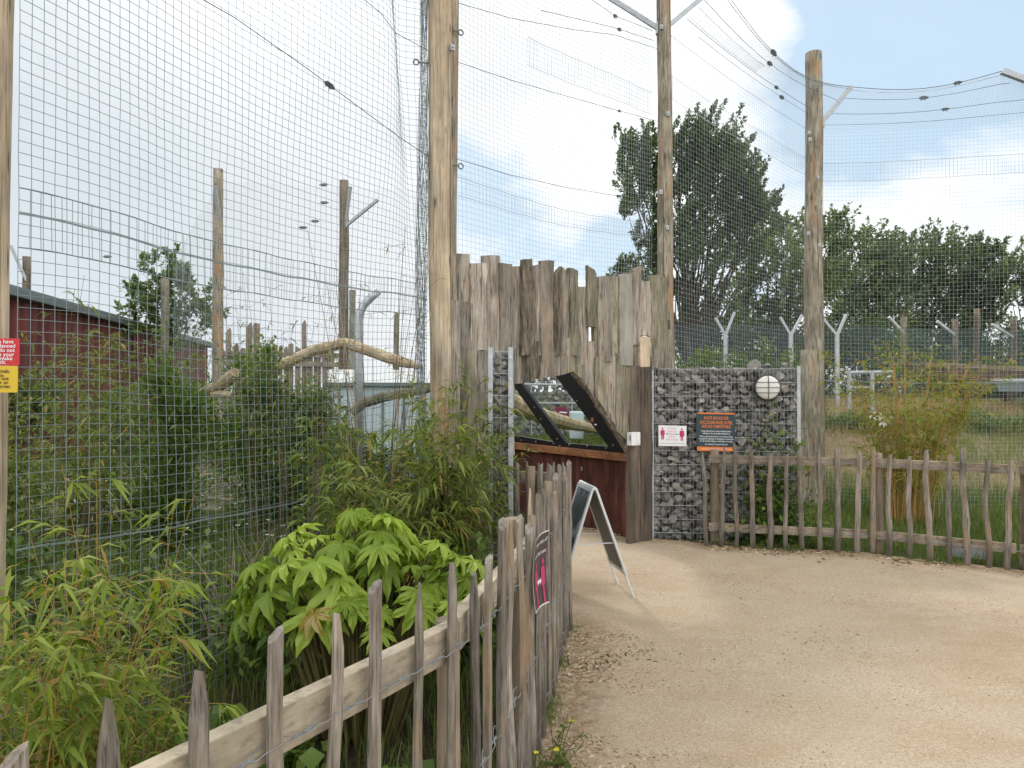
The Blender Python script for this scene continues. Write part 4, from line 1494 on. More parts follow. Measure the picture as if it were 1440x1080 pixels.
# ------------------------------------------------------------------ gabions
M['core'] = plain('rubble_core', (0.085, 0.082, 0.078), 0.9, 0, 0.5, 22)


def rock_proto():
    bm = bmesh.new()
    n = random.randint(9, 13)
    for i in range(n):
        v = Vector(rdir(1)[0])
        m = max(abs(v.x), abs(v.y), abs(v.z)); v = v.lerp(v / m, .55)
        bm.verts.new((v.x * .62, v.y * .55, v.z * .5))
    r = bmesh.ops.convex_hull(bm, input=bm.verts)
    bmesh.ops.delete(bm, geom=[g for g in r['geom_interior'] if isinstance(g, bmesh.types.BMVert)], context='VERTS')
    bmesh.ops.bevel(bm, geom=list(bm.edges), offset=.035, segments=1, affect='EDGES')
    bm.verts.index_update()
    V = np.array([v.co[:] for v in bm.verts]); F = [tuple(v.index for v in f.verts) for f in bm.faces]
    bm.free()
    return V, F


ROCKS = [rock_proto() for _ in range(26)]


def rotm():
    q = rng.normal(0, 1, 4); q /= np.linalg.norm(q); w, x, y, z = q
    return np.array([[1 - 2 * (y * y + z * z), 2 * (x * y - z * w), 2 * (x * z + y * w)], [2 * (x * y + z * w), 1 - 2 * (x * x + z * z), 2 * (y * z - x * w)], [2 * (x * z - y * w), 2 * (y * z + x * w), 1 - 2 * (x * x + y * y)]])


def gabion(name, label, A, B, H, thick, wx, wz, frame=.035, topstones=True, stone=.085):
    """wall of stones in a steel cage; A->B along the front foot line; thickness goes away from the viewer"""
    t = thing(name, label, 'gabion wall', (A + B) / 2)
    d = (B - A).normalized(); n = Vector((d.y, -d.x, 0)); L = (B - A).length
    if n.dot(Vector((0, -1, 0))) < 0: n = -n
    st = []
    nu = max(2, int(L / stone)); nz = int(H / (stone * .8))
    nd = max(1, int(thick / stone))
    for layer in range(min(nd, 3)):
        for j in range(nz + 1):
            for i in range(nu + 1):
                u = min(L - .04, max(.04, (i + random.uniform(-.35, .35) + (.5 if j % 2 else 0)) * L / nu)); z = (j + .5 + random.uniform(-.35, .35)) * H / nz
                if z > H - .03 and not (topstones and layer == 0 and random.random() < .8): continue
                s = stone * random.uniform(.62, 1.15) * (1.2 if random.random() < .12 else 1)
                if z > H - .03: s *= .7; z = H - .02
                off = .045 + layer * stone * .85 + random.uniform(-.012, .02)
                st.append((s, A + d * u - n * off + Vector((0, 0, z)), layer))
    if topstones:
        st += [(.14, A + d * (L * .72) - n * .1 + Vector((0, 0, H + .03)), 0), (.09, A + d * (L * .8) - n * .08 + Vector((0, 0, H + .02)), 0), (.09, A + d * (L * .93) - n * .1 + Vector((0, 0, H + .02)), 0)]
    st.sort(key=lambda q: -q[0] * (1 if q[2] == 0 else .5))
    VV, FF, nn = [], [], 0
    for k, (s, p, l) in enumerate(st):
        V, F = random.choice(ROCKS)
        W = (V @ rotm().T) * s * np.array([1.1, 1.0, .95]) + np.array(p)
        if k < 96:
            mk('stone', W, F, M['stone'], t, p)
        else:
            VV.append(W); FF += [tuple(i + nn for i in f) for f in F]; nn += len(W)
    if VV:
        o = mk('stone_fill', np.concatenate(VV), FF, M['stone'], t); o['kind'] = 'stuff'
    # dark rubble core
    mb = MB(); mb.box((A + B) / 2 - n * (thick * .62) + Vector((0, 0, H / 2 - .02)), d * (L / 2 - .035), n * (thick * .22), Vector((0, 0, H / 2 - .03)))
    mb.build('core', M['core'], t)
    # cage
    Ls = []
    Z = Vector((0, 0, 1))
    nv = int(L / wx)
    for o_ in ((.0, 1), (-thick, -1)):
        for i in range(nv + 1):
            p = A + d * (i * L / nv) + n * o_[0]
            Ls.append([tuple(p + Z * (H * k / 7)) for k in range(8)])
    Vv, Fv = lines_mesh(np.array(Ls), .0022)
    Hs = []
    for j in range(int(H / wz) + 1):
        z = H - .012 - j * wz
        for dy in (.004, -.004 - .002):
            Hs.append([tuple(A + d * (L * k / 7) + n * dy + Z * z) for k in range(8)])
        Hs.append([tuple(A + d * (L * k / 7) - n * thick + Z * z) for k in range(8)])
    Vh, Fh = lines_mesh(np.array(Hs), .0030)
    Es = []
    for e in (A, B):
        for j in range(int(H / wz) + 1):
            z = H - .012 - j * wz
            Es.append([tuple(e - n * (thick * k / 7) + Z * z) for k in range(8)])
    Ve, Fe = lines_mesh(np.array(Es), .003)
    Vc, Fc = cat_mesh([(Vv, Fv), (Vh, Fh), (Ve, Fe)])
    mk('wire_cage', Vc, Fc, M['steelwire'], t)
    for e, s in ((A, -1), (B, 1)):
        mb = MB()
        mb.box(e + d * (s * .0) + n * .012 + Z * (H / 2 + .005), d * frame / 2, n * .004, Z * (H / 2 + .012))
        mb.box(e + d * (s * frame * .5) - n * (.02) + Z * (H / 2 + .005), d * .003, n * .03, Z * (H / 2 + .012))
        fp = mb.build('frame_post', M['steel'], t, e)
        mb = MB()
        for j in range(int(H / wz) + 1):
            q = e + n * .016 + Z * (H - .05 - j * wz); mb.tube([q, q + n * .006], .009, 6)
        mb.build('bolt', M['bolt'], fp, e)
    return t


M['steelwire'] = plain('cage_wire', (0.44, 0.47, 0.48), 0.42, 0.5, 0.1, 20)
gr_ = gabion('gabion_wall', 'grey stone-filled wire gabion carrying the two notices and the round lamp', GR0 + Vector((.03, 0, 0)), GR1 + Vector((-.02, 0, 0)), 1.85, .3, .036, .147)
GL0, GL1 = P(690, 600, 4.75), P(718, 600, 4.75); GL0.z = GL1.z = 0
gl_ = gabion('gabion_wall', 'narrow end of a stone-filled gabion behind the bamboo and beside the plank wall', GL0, GL1, 1.875, 1.15, .045, .147, .03, False, .07)

GD = (GR1 - GR0).normalized(); GN = Vector((GD.y, -GD.x, 0))
if GN.y > 0: GN = -GN


def gp_(x, y, off=.02): return on_plane(x, y, GR0 + GN * off, GN)


# round bulkhead lamp
lp = thing('bulkhead_lamp', 'round white lamp with dark guard bars at the top right of the gabion', 'lamp', gp_(1078, 545, .03))
c = gp_(1078, 545, .03); Zv = Vector((0, 0, 1))
def disc_pts(c, r, off, n=32): return [c + GD * (math.cos(a) * r) + Zv * (math.sin(a) * r) + GN * off for a in [2 * math.pi * k / n for k in range(n)]]
mb = MB(); mb.prism(disc_pts(c, .137, 0), GN * .05); mb.build('housing', M['dkgrey'], lp, c, bevel=.01)
V, F = [], []
for i in range(7):
    a = i / 6 * math.pi / 2
    V += disc_pts(c, .123 * math.cos(a) + .001, .05 + .035 * math.sin(a))
for i in range(6):
    for k in range(32): F.append((i * 32 + k, i * 32 + (k + 1) % 32, (i + 1) * 32 + (k + 1) % 32, (i + 1) * 32 + k))
mk('lens', V, F, M['opal'], lp, c, True)
for kind_ in range(4):
    mb = MB()
    if kind_ == 0: mb.tube([c + Zv * (.128 * math.cos(a)) + GN * (.054 + .04 * math.sin(a)) for a in [math.pi * k / 10 for k in range(11)]], .0038, 6)
    else:
        zz = (-.055, .0, .055)[kind_ - 1]; hw = math.sqrt(.128 ** 2 - zz ** 2)
        mb.tube([c + Zv * zz + GD * (hw * math.cos(a)) + GN * (.054 + .04 * math.sin(a) * hw / .128) for a in [math.pi * k / 10 for k in range(11)]], .0032, 6)
    mb.build('guard_bar', M['dkgrey'], lp, c)


# ------------------------------------------------------------------ writing
def text(parent, body, org, ax, up, nrm, size, mat, align='CENTER', width=None, name='lettering', shear=0, bold=0):
    cu = bpy.data.curves.new('t', 'FONT'); cu.body = body; cu.size = 1; cu.align_x = align; cu.resolution_u = 3
    cu.shear = shear; cu.offset = bold
    o = bpy.data.objects.new('t', cu); COL.objects.link(o)
    dg = bpy.context.evaluated_depsgraph_get()
    me = bpy.data.meshes.new_from_object(o.evaluated_get(dg))
    V = [v.co.copy() for v in me.vertices]; F = [tuple(p.vertices) for p in me.polygons]
    bpy.data.objects.remove(o); bpy.data.meshes.remove(me); bpy.data.curves.remove(cu)
    if not V: return None
    wd = max(v.x for v in V) - min(v.x for v in V)
    sx = size if not width else width / wd
    return mk(name, [org + ax * (v.x * sx) + up * (v.y * size) for v in V], F, mat, parent, org)


def flat(parent, name, poly, nrm, th, mat, bevel=0):
    mb = MB(); mb.prism(poly, nrm * th)
    return mb.build(name, mat, parent, poly[0], bevel=bevel)


# white distancing notice on the gabion
def frame_of(x0, y0, x1, y1, off):
    a = gp_(x0, y0, off); b = gp_(x1, y1, off)
    return a, b
sg = thing('notice_sign', 'white notice with two pink figures and an arrow on the gabion', 'sign', gp_(945, 613, .03))
TL, TR, BR, BL = gp_(926, 598, .03), gp_(965.5, 599, .03), gp_(965, 627.5, .03), gp_(926, 627, .03)
flat(sg, 'panel', [TL, BL, BR, TR], GN, .004, M['s_white'])
AX = (TR - TL); W_ = AX.length; AX.normalize(); UP = Vector((0, 0, 1)); H_ = (TL - BL).length
def sp(u, v, o=.0052): return TL + AX * (u * W_) - UP * (v * H_) + GN * o
for u, fem in ((.145, False), (.83, True)):
    mb = MB()
    s = H_
    cc = sp(u, .16)
    mb.prism([cc + AX * (.042 * s * math.cos(a)) + UP * (.048 * s * math.sin(a)) for a in [2 * math.pi * k / 14 for k in range(14)]], GN * .0008)
    def poly(pts): mb.prism([sp(u + x, y) for x, y in pts], GN * .0008)
    if not fem:
        poly([(-.075, .25), (-.055, .23), (.055, .23), (.075, .25), (.075, .46), (.05, .46), (.05, .68), (.01, .68), (.006, .5), (-.006, .5), (-.01, .68), (-.05, .68), (-.05, .46), (-.075, .46)])
    else:
        poly([(-.07, .25), (-.05, .23), (.05, .23), (.07, .25), (.095, .44), (.07, .45), (.075, .52), (.045, .53), (.045, .72), (.01, .72), (.008, .54), (-.008, .54), (-.01, .72), (-.045, .72), (-.045, .53), (-.075, .52), (-.07, .45), (-.095, .44)])
    mb.build('figure', M['s_pink'], sg, cc)
mb = MB()
mb.prism([sp(u, v) for u, v in ((.30, .395), (.66, .405), (.66, .425), (.30, .415))], GN * .0008)
mb.prism([sp(u, v) for u, v in ((.26, .405), (.31, .37), (.31, .44))], GN * .0008)
mb.prism([sp(u, v) for u, v in ((.70, .415), (.65, .38), (.65, .45))], GN * .0008)
mb.build('arrow', M['s_black'], sg, sp(.5, .4))
for tx, v, w, m in (('PLEASE', .18, .27, 's_lilac'), ('MAINTAIN', .33, .32, 's_lilac'), ('SOCIAL', .57, .24, 's_lilac'), ('DISTANCING', .72, .42, 's_lilac'), ('Please maintain a safe distance from others', .88, .86, 's_black')):
    text(sg, tx, sp(.485 if v < .8 else .5, v, .0055), AX, UP, GN, H_ * (.13 if v < .8 else .06), M[m], width=W_ * w)

# dark plants notice
sd = thing('notice_sign', 'dark teal notice with orange heading and orange bars about plants, on the gabion', 'sign', gp_(1006, 606, .05))
TL, TR, BR, BL = gp_(979, 580, .045), gp_(1034, 581, .045), gp_(1032.5, 635, .045), gp_(979.5, 634, .045)
flat(sd, 'panel', [TL, BL, BR, TR], GN, .005, M['s_dark'])
AX = (TR - TL); W_ = AX.length; AX.normalize(); H_ = (TL - BL).length
def bar(v0, v1, name, u0=.0, u1=1.0):
    flat(sd, name, [sp(u0, v0, .0062), sp(u0, v1, .0062), sp(u1, v1, .0062), sp(u1, v0, .0062)], GN, .001, M['s_orange'])
bar(.0, .035, 'orange_bar', .03, .98); bar(.885, .995, 'orange_bar', .02, .99)
for tx, v, w in (('PLANTS AROUND OUR', .175, .62), ('ENCLOSURES MAKE US FEEL', .29, .83), ('SAFE AND COMFORTABLE!', .395, .74)):
    text(sd, tx, sp(.51, v, .0065), AX, UP, GN, H_ * .115, M['s_orange'], width=W_ * w, bold=.012)
for tx, v, w in (('In the wild we live in dense woodland plants', .495, .76), ('making us shy of people staring at us', .555, .70),
                 ('Did you spot those holes in our enclosure? They', .635, .84), ('are great for watching us. Sometimes we need time', .695, .88),
                 ('to rest and hide. Being so really helps us to relax', .755, .84), ('our animals. So just look out!', .835, .58)):
    text(sd, tx, sp(.51, v, .0065), AX, UP, GN, H_ * .058, M['s_white'], width=W_ * w, bold=.01)
text(sd, 'THANK YOU FOR HELPING OUR ANIMALS', sp(.51, .958, .008), AX, UP, GN, H_ * .05, M['s_white'], width=W_ * .78)

# red and yellow notices on the left post
pn_ = Vector((.10, -1, 0)).normalized(); pax = Vector((1, .10, 0)).normalized()
def notice(name, label, x1, y0, y1, d, mat, tmat, lines, size, rnd_):
    b = P(x1, y1, d); t_ = P(x1, y0, d); h = t_.z - b.z; w = .245
    th = thing(name, label, 'sign', b)
    TLp = t_ - pax * w
    r = rnd_
    pts = []
    for cxx, czz, a0 in ((w - r, h - r, 0), (r, h - r, 90), (r, r, 180), (w - r, r, 270)):
        for k in range(5):
            a = math.radians(a0 + k * 22.5)
            pts.append(b - pax * w + pax * (cxx + r * math.cos(a)) + UP * (czz + r * math.sin(a)))
    mb = MB(); mb.prism(pts, -pn_ * .004); mb.build('panel', mat, th)
    for tx, xr, yb in lines:
        e = P(xr, yb, d - .004); e = e + pn_ * .0015
        text(th, tx, e, pax, UP, pn_, size, tmat, align='RIGHT', bold=.012)
D_ = 2.80
notice('warning_sign', 'red notice with white writing on the left edge post, above the yellow one', 27, 476, 514, D_, M['s_red'], M['s_white'],
       [('Our animals have', 19.5, 483), ('carefully planned', 22, 489), ('diets. Please do not', 21, 495), ('feed them, as your', 20, 501), ('food could make', 18, 506.5), ('them sick.', 9, 511.5)], .0215, .004)
notice('warning_sign', 'yellow notice with black writing on the left edge post, under the red one', 24.5, 514.5, 552, D_, M['s_yellow'], M['s_black'],
       [('These are wild animals.', 14.5, 524), ('They may bite.', 7, 530), ('Please do not', 12.5, 534.5), ('climb over or', 12, 540), ('lean on the barrier.', 16, 545.5)], .0195, .008)

# curled notice on the path side of the fence
cs = thing('notice_sign', 'curled dark and pink notice on the path side of the near picket fence', 'sign', (.16, 3.15, .7))
sa, sb = line2(.82), line2(1.05)
def cpt(u, v, off=0):
    p = sa.lerp(sb, u) + path_face * (.034 + off + .016 * u - .008 * math.sin(u * 3.14) + .012 * (v - .5) ** 2 * 4)
    top = 1.005 + .006 * math.sin(u * 3); bot = .715 - .02 * u * u
    return Vector((p.x, p.y, bot + (top - bot) * v))
def cpatch(name, u0, u1, v0, v1, off, mat, n=10):
    V, F = [], []
    for j in range(n + 1):
        for i in range(n + 1): V.append(cpt(u0 + (u1 - u0) * i / n, v0 + (v1 - v0) * j / n, off))
    for j in range(n):
        for i in range(n): F.append((j * (n + 1) + i, j * (n + 1) + i + 1, (j + 1) * (n + 1) + i + 1, (j + 1) * (n + 1) + i))
    return mk(name, V, F, mat, cs, V[0], True)
cpatch('backing', 0, 1, 0, 1, 0, M['s_white'])
cpatch('dark_panel', .03, .985, .02, .985, .0015, M['s_plum'])
def cpoly(name, pts, off, mat):
    c0 = [cpt(u, v, off) for u, v in pts]
    return mk(name, c0, [tuple(range(len(c0)))], mat, cs, c0[0])
for (u, fl) in ((.28, 1), (.76, -1)):
    cpoly('figure', [(u - .05, .02), (u - .05, .26), (u - .12, .28), (u - .11, .50), (u - .03, .53), (u + .03, .53), (u + .11, .50), (u + .12, .28), (u + .05, .26), (u + .05, .02)], .003, M['s_pink'])
    cpoly('figure_head', [(u + .07 * math.cos(a), .59 + .045 * math.sin(a)) for a in [k * .524 for k in range(12)]], .003, M['s_pink'])
cpoly('arrow', [(.38, .34), (.47, .39), (.47, .36), (.57, .36), (.57, .39), (.66, .34), (.57, .29), (.57, .32), (.47, .32), (.47, .29)], .0036, M['s_white'])
def ctext(body, u0, u1, v, hv):
    cu = bpy.data.curves.new('t', 'FONT'); cu.body = body; cu.size = 1; cu.shear = .25; cu.resolution_u = 2
    o = bpy.data.objects.new('t', cu); COL.objects.link(o)
    me = bpy.data.meshes.new_from_object(o.evaluated_get(bpy.context.evaluated_depsgraph_get()))
    xs = [q.co.x for q in me.vertices]; wd = max(xs)
    V = [cpt(u0 + (u1 - u0) * q.co.x / wd, v + q.co.y * hv, .004) for q in me.vertices]; F = [tuple(p.vertices) for p in me.polygons]
    bpy.data.objects.remove(o); bpy.data.meshes.remove(me); bpy.data.curves.remove(cu)
    mk('lettering', V, F, M['s_white'], cs, V[0])
ctext('Please keep off', .1, .92, .86, .085)
ctext('and keep apart', .1, .92, .71, .085)

# ------------------------------------------------------------------ folding pavement board
sbd = thing('sandwich_board', 'folding grey-framed A-board standing on the path beyond the near fence', 'sandwich board', (.66, 5.6, 0))
n0, n1 = Vector((.63, 5.42, .855)), Vector((.56, 5.83, .855))           # hinge line
hx = (n1 - n0)
def leafpanel(foot0, zlow, front):
    """one leaf of the board: from hinge line down towards its feet"""
    a, b = n0.copy(), n1.copy()
    sgn = 1 if foot0.x > n0.x else -1
    a += Vector((.012 * sgn, 0, 0)); b += Vector((.012 * sgn, 0, 0))
    dn = (foot0 - a); full = dn.length; dn.normalize()
    across = hx.normalized()
    nn = dn.cross(across).normalized()
    if nn.x * sgn < 0: nn = -nn
    lw = full * zlow
    w = hx.length
    def q(u, v, o=0): return a + across * (u * w) + dn * (v * lw) + nn * o
    mb = MB()
    for (u0, v0, u1, v1) in ((0, 0, .075, 1), (.925, 0, 1, 1), (.075, 0, .925, .045), (.075, .955, .925, 1)):
        mb.prism([q(u0, v0, -.008), q(u1, v0, -.008), q(u1, v1, -.008), q(u0, v1, -.008)], nn * .018)
    mb.build('frame', M['alu'], sbd, a, bevel=.003)
    mb = MB(); mb.prism([q(.05, .03, -.004), q(.95, .03, -.004), q(.95, .97, -.004), q(.05, .97, -.004)], nn * .006); mb.build('back_panel', M['greyback'], sbd, a)
    mb = MB(); mb.prism([q(.07, .045, .003), q(.93, .045, .003), q(.93, .955, .003), q(.07, .955, .003)], nn * .002); mb.build('poster', M['poster'], sbd, a)
    for u in (.04, .96):
        mb = MB(); p = q(u, .9, -.004); e = a + across * (u * w) + dn * (full * .995)
        mb.beam(p, e, .016, .016, nn); mb.build('leg', M['alu'], sbd, p)
    return q
fq = leafpanel(Vector((.355, 5.42, 0)), .80, True)
bq = leafpanel(Vector((.945, 5.46, 0)), .78, False)
mb = MB()
mb.tube([n0 + Vector((0, 0, .004)), n1 + Vector((0, 0, .004))], .014, 10); mb.build('hinge', M['alu'], sbd, n0)
for u in (.06, .94):
    mb = MB(); mb.beam(fq(u, .62, -.012), bq(u, .62, -.012), .012, .006); mb.build('spreader', M['alu'], sbd, n0)
# ------------------------------------------------------------------ things inside the aviary, left
def corr_wall(name, parent, a, b, z0, z1, pitch, dep, mat):
    a, b = Vector(a), Vector(b); d = (b - a); L = d.length; d.normalize(); n = Vector((d.y, -d.x, 0))
    V, F = [], []
    k = int(L / pitch)
    prof = [(0, 0), (.42, 0), (.5, 1), (.92, 1)]
    cols = []
    for i in range(k):
        for u, o in prof: cols.append(a + d * ((i + u) * pitch) + n * (o * dep))
    for c in cols:
        V += [Vector((c.x, c.y, z0)), Vector((c.x, c.y, z1))]
    for i in range(len(cols) - 1): F.append((i * 2, i * 2 + 2, i * 2 + 3, i * 2 + 1))
    return mk(name, V, F, mat, parent, a)


# red clad building
A, B = P(-60, 420, 13.5), P(292, 482, 33.0); A.z = B.z = 0
A = A - (B - A).normalized() * 7
rb = thing('red_building', 'long dark red corrugated building with a grey roof edge behind the bamboo', 'building', (A + B) / 2)
corr_wall('wall', rb, A, B, 0, 3.62, .42, .07, M['redwall'])
d = (B - A).normalized(); n = Vector((d.y, -d.x, 0)); back = -n * 9
corr_wall('wall', rb, B + d * .0, B + back, 0, 3.62, .42, .07, M['redwall'])
corr_wall('wall', rb, A + back, A, 0, 3.62, .42, .07, M['redwall'])
mb = MB(); mb.box((A + B) / 2 + n * .15 + Vector((0, 0, 3.72)), d * ((B - A).length / 2 + .25), n * .14, Vector((0, 0, .10))); mb.build('gutter', M['roofgrey'], rb, A, bevel=.02)
mb = MB(); mb.prism([A + n * .05 + Vector((0, 0, 3.83)), B + n * .05 + d * .2 + Vector((0, 0, 3.83)), B + back + Vector((0, 0, 4.5)), A + back + Vector((0, 0, 4.5))], Vector((0, 0, .08))); mb.build('roof', M['roofgrey'], rb, A)
corr_wall('wall', rb, A + n * -.1, B + n * -.1, .0, 3.5, .42, .02, M['redwall'])

# distant aviary posts, left
gp2 = 'far timber posts of the aviary'
def far_post(x, ytop, d, r, label, mat='stake', zb=0, arms=(), group=gp2, cat='post'):
    b = P(x, 550, d); b.z = zb
    tp = P(x, ytop, d)
    t = thing('timber_post', label, cat, b, group)
    log_post('pole', M[mat], t, b - Vector((0, 0, .05)), tp, r * 1.08, r * .95, 10, .02, segs=12)
    for (xa, ya, xb, yb) in arms:
        mb = MB(); mb.beam(P(xa, ya, d - .05), P(xb, yb, d - .3), .06, .06); mb.build('steel_arm', M['steel'], t, b)
    return t


far_post(307, 238, 14.7, .105, 'brown far post left of the picket palisade, topped by the fine net', 'post_grey', arms=((309, 310, 302, 262),))
far_post(484, 254, 16.0, .105, 'far post with two grey steel arms behind the bent log', 'stake', arms=((486, 318, 531, 281), (486, 316, 493, 262)))
far_post(38, 361, 18.0, .10, 'far post in front of the red building, near the left edge', 'stake', arms=((37, 395, 15, 345),))
far_post(232, 392, 17.5, .10, 'weathered far post in front of the young tree', 'log_grey')
far_post(495, 408, 13.0, .06, 'shorter grey post close behind the curved steel pole', 'log_grey')
far_post(558, 440, 15, .06, 'thin grey post above the pale blue shelter', 'log_grey')
# curved steel pole
p0 = P(505, 600, 10.5); p0.z = 0
mb = MB(); mb.tube([p0, P(504, 520, 10.5), P(504, 455, 10.5), P(506, 440, 10.5), P(512, 428, 10.5), P(522, 418, 10.5), P(532, 409, 10.5)], .062, 12)
props(mb.build('curved_pole', M['steelwire'], None, p0, smooth=True), 'thick grey pole bent over at its top, behind the bent log', 'pole')

# fine net hung between the far posts
NA, NB_, NC = P(246, 550, 14.9), P(484, 550, 16.1), P(602, 550, 16.4)
def surf_net(u, v):
    a = NA.lerp(NB_, u / .7) if u < .7 else NB_.lerp(NC, (u - .7) / .3)
    top = 4.3 + 1.75 * min(1, u / .18) ** .8 + .2 * u
    return Vector((a.x, a.y, .2 + (top - .2) * v + .0))
V, F = cat_mesh([lines_mesh(np.array([[tuple(surf_net(u, v)) for v in np.linspace(0, 1, 12)] for u in np.linspace(0, 1, 120)]), .0013),
                 lines_mesh(np.array([[tuple(surf_net(u, v)) for u in np.linspace(0, 1, 24)] for v in np.linspace(0, 1, 120)]), .0013)])
fnet = mk('fine_net', V, F, M['net'], None, NA)
props(fnet, 'pale fine netting stretched between the far posts on the left', 'net')
for x, y in ((455, 260), (456, 285), (443, 311), (426, 320), (151, 361)):
    mb = MB(); c = P(x, y, 15.8); mb.box(c, Vector((.06, 0, .0)), Vector((0, .03, 0)), Vector((0, 0, .025))); mb.tube([c - Vector((.1, 0, 0)), c + Vector((.1, 0, 0))], .012, 5)
    mb.build('net_clamp', M['clamp'], fnet, c)

# palisade fence
pf = thing('palisade_fence', 'far wooden palisade of uneven boards on two rails beyond the shrubs', 'fence', P(375, 550, 20) * Vector((1, 1, 0)).length if False else Vector((-6.8, 20, 0)))
x = 302.0
while x < 475:
    w = random.uniform(.10, .2)
    h = random.uniform(2.7, 2.95) if random.random() > .16 else random.uniform(3.05, 3.5)
    b = P(x, 550, 20 + random.uniform(-.04, .04)); b.z = 0
    mb = MB()
    mb.prism([b + Vector((-w / 2, 0, 0)), b + Vector((w / 2, 0, 0)), b + Vector((w / 2, 0, h)), b + Vector((random.uniform(-.3, .3) * w, 0, h + random.uniform(.0, .12))), b + Vector((-w / 2, 0, h - random.uniform(0, .06)))], Vector((0, .03, 0)))
    mb.build('board', M['rail_old'], pf, b)
    x += (w + random.uniform(0, .06)) / 20 * 1000
for y in (497, 510):
    rail(pf, P(298, y, 19.92), P(480, y + 3, 19.92), .13, .05, M['rail_old'])

# bent climbing logs
def logthing(name, label, pts, rad, mat, cat='log', stubs=()):
    t = thing(name, label, cat, pts[0])
    fine, rr = [], []
    for i in range(len(pts) - 1):
        for k in range(6):
            fine.append(Vector(pts[i]).lerp(Vector(pts[i + 1]), k / 6) + Vector((0, 0, random.uniform(-.008, .008)))); rr.append((rad[i] + (rad[i + 1] - rad[i]) * k / 6) * random.uniform(.95, 1.05))
    fine.append(Vector(pts[-1])); rr.append(rad[-1])
    mb = MB(); mb.tube(fine, rr, 10, True, .04); mb.build('trunk', M[mat], t, smooth=False)
    for a, b, r in stubs:
        mb = MB(); mb.tube([a, Vector(a).lerp(Vector(b), .5), b], [r, r * .9, r * .8], 8); mb.build('branch_stub', M[mat], t, a)
    return t


def L_(x, y, d): return P(x, y, d)
logthing('climbing_log', 'pale bent climbing log running over the shrubs behind the wire', [L_(330, 540, 9.8), L_(400, 512, 9.5), L_(440, 493, 9.3), L_(485, 482, 9.2), L_(530, 498, 9.0), L_(570, 510, 8.9), L_(594, 518, 8.8)], [.045, .065, .07, .07, .07, .065, .02], 'log')
logthing('climbing_log', 'thick pale forked log sloping down into the shrubs on the left', [L_(252, 562, 9.5), L_(285, 552, 9.2), L_(312, 541, 9.0), L_(328, 528, 8.9)], [.04, .06, .075, .085], 'log', stubs=((L_(300, 553, 9.1), L_(328, 556, 8.8), .05), (L_(324, 530, 8.9), L_(331, 524, 8.8), .08)))
logthing('climbing_log', 'grey curved branch in front of the pale blue shelter', [L_(495, 580, 9.8), L_(512, 566, 9.8), L_(540, 558, 9.7), L_(575, 552, 9.6), L_(605, 545, 9.5)], [.06, .075, .07, .065, .06], 'log_grey')
logthing('climbing_log', 'long pale log seen through the viewing glass, sloping down to the grass', [L_(655, 538, 11.5), L_(700, 556, 12.4), L_(735, 574, 13.5), L_(770, 588, 15.5), L_(805, 597, 18.5), L_(850, 606, 24)], [.16, .17, .17, .17, .16, .12], 'log')

# pale blue shelter
sA, sB = P(462, 550, 12.2), P(640, 550, 12.8); sA.z = sB.z = 0
sh = thing('animal_shelter', 'low pale blue panelled shelter with light lid behind the bamboo', 'shelter', (sA + sB) / 2)
ax = (sB - sA).normalized(); L = (sB - sA).length; nn = Vector((ax.y, -ax.x, 0))
mb = MB(); mb.box((sA + sB) / 2 - nn * 1.0 + Vector((0, 0, .84)), ax * L / 2, nn * 1.0, Vector((0, 0, .84))); mb.build('body', M['tank'], sh, sA, bevel=.02)
for i in range(6):
    q = sA + ax * (L * (i + .5) / 6) + nn * .008
    mb = MB(); mb.box(q + Vector((0, 0, .8)), ax * .018, nn * .012, Vector((0, 0, .78))); mb.build('rib', M['roofgrey'], sh, q)
mb = MB(); mb.box((sA + sB) / 2 - nn * .98 + Vector((0, 0, 1.715)), ax * (L / 2 + .06), nn * 1.08, Vector((0, 0, .03))); mb.build('edge_trim', M['roofgrey'], sh, sA)
mb = MB()
mb.prism([sA + nn * .02 + Vector((0, 0, 1.75)), sB + nn * .02 + Vector((0, 0, 1.75)), sB + nn * -.25 + Vector((0, 0, 1.98)), sA + nn * -.25 + Vector((0, 0, 1.98))], -nn * 1.5); mb.build('lid', M['tanktop'], sh, sA)

# ------------------------------------------------------------------ seen through the window
M['s_maroon'] = plain('maroon_panel', (.20, .02, .06), .6)
wA, wB = Vector((-1.5, 25.5, 0)), Vector((4.6, 26.2, 0))
fw = thing('stone_wall', 'low far grey stone wall with steel rails seen through the viewing glass', 'wall', (wA + wB) / 2)
VV, FF, nn_ = [], [], 0
for j in range(17):
    for i in range(36):
        V, F = random.choice(ROCKS)
        p = wA.lerp(wB, (i + random.random()) / 36) + Vector((0, 0, .1 + j * .18))
        W = (V @ rotm().T) * random.uniform(.18, .27) + np.array(p)
        VV.append(W); FF += [tuple(q + nn_ for q in f) for f in F]; nn_ += len(W)
o = mk('stone_fill', np.concatenate(VV), FF, M['stone'], fw); o['kind'] = 'stuff'
for za, zb, r in ((1.86, 1.80, .045), (1.18, 1.15, .03), (.72, .70, .02)):
    mb = MB(); mb.tube([wA + Vector((0, -.3, za)), wA.lerp(wB, .55) + Vector((0, -.3, (za + zb) / 2)), wB + Vector((0, -.3, zb))], r, 6); mb.build('rail', M['steel'], fw, wA)
for u in (.1, .36, .6, .8):
    q = wA.lerp(wB, u) + Vector((0, -.3, 0)); mb = MB(); mb.tube([q, q + Vector((0, 0, 1.84))], .03, 6); mb.build('rail_post', M['steel'], fw, q)
c = P(791, 580, 23); mb = MB()
mb.prism([c + Vector((-.28, 0, .16)), c + Vector((-.05, 0, -.16)), c + Vector((.30, 0, -.14)), c + Vector((.10, 0, .17))], Vector((0, .02, 0)))
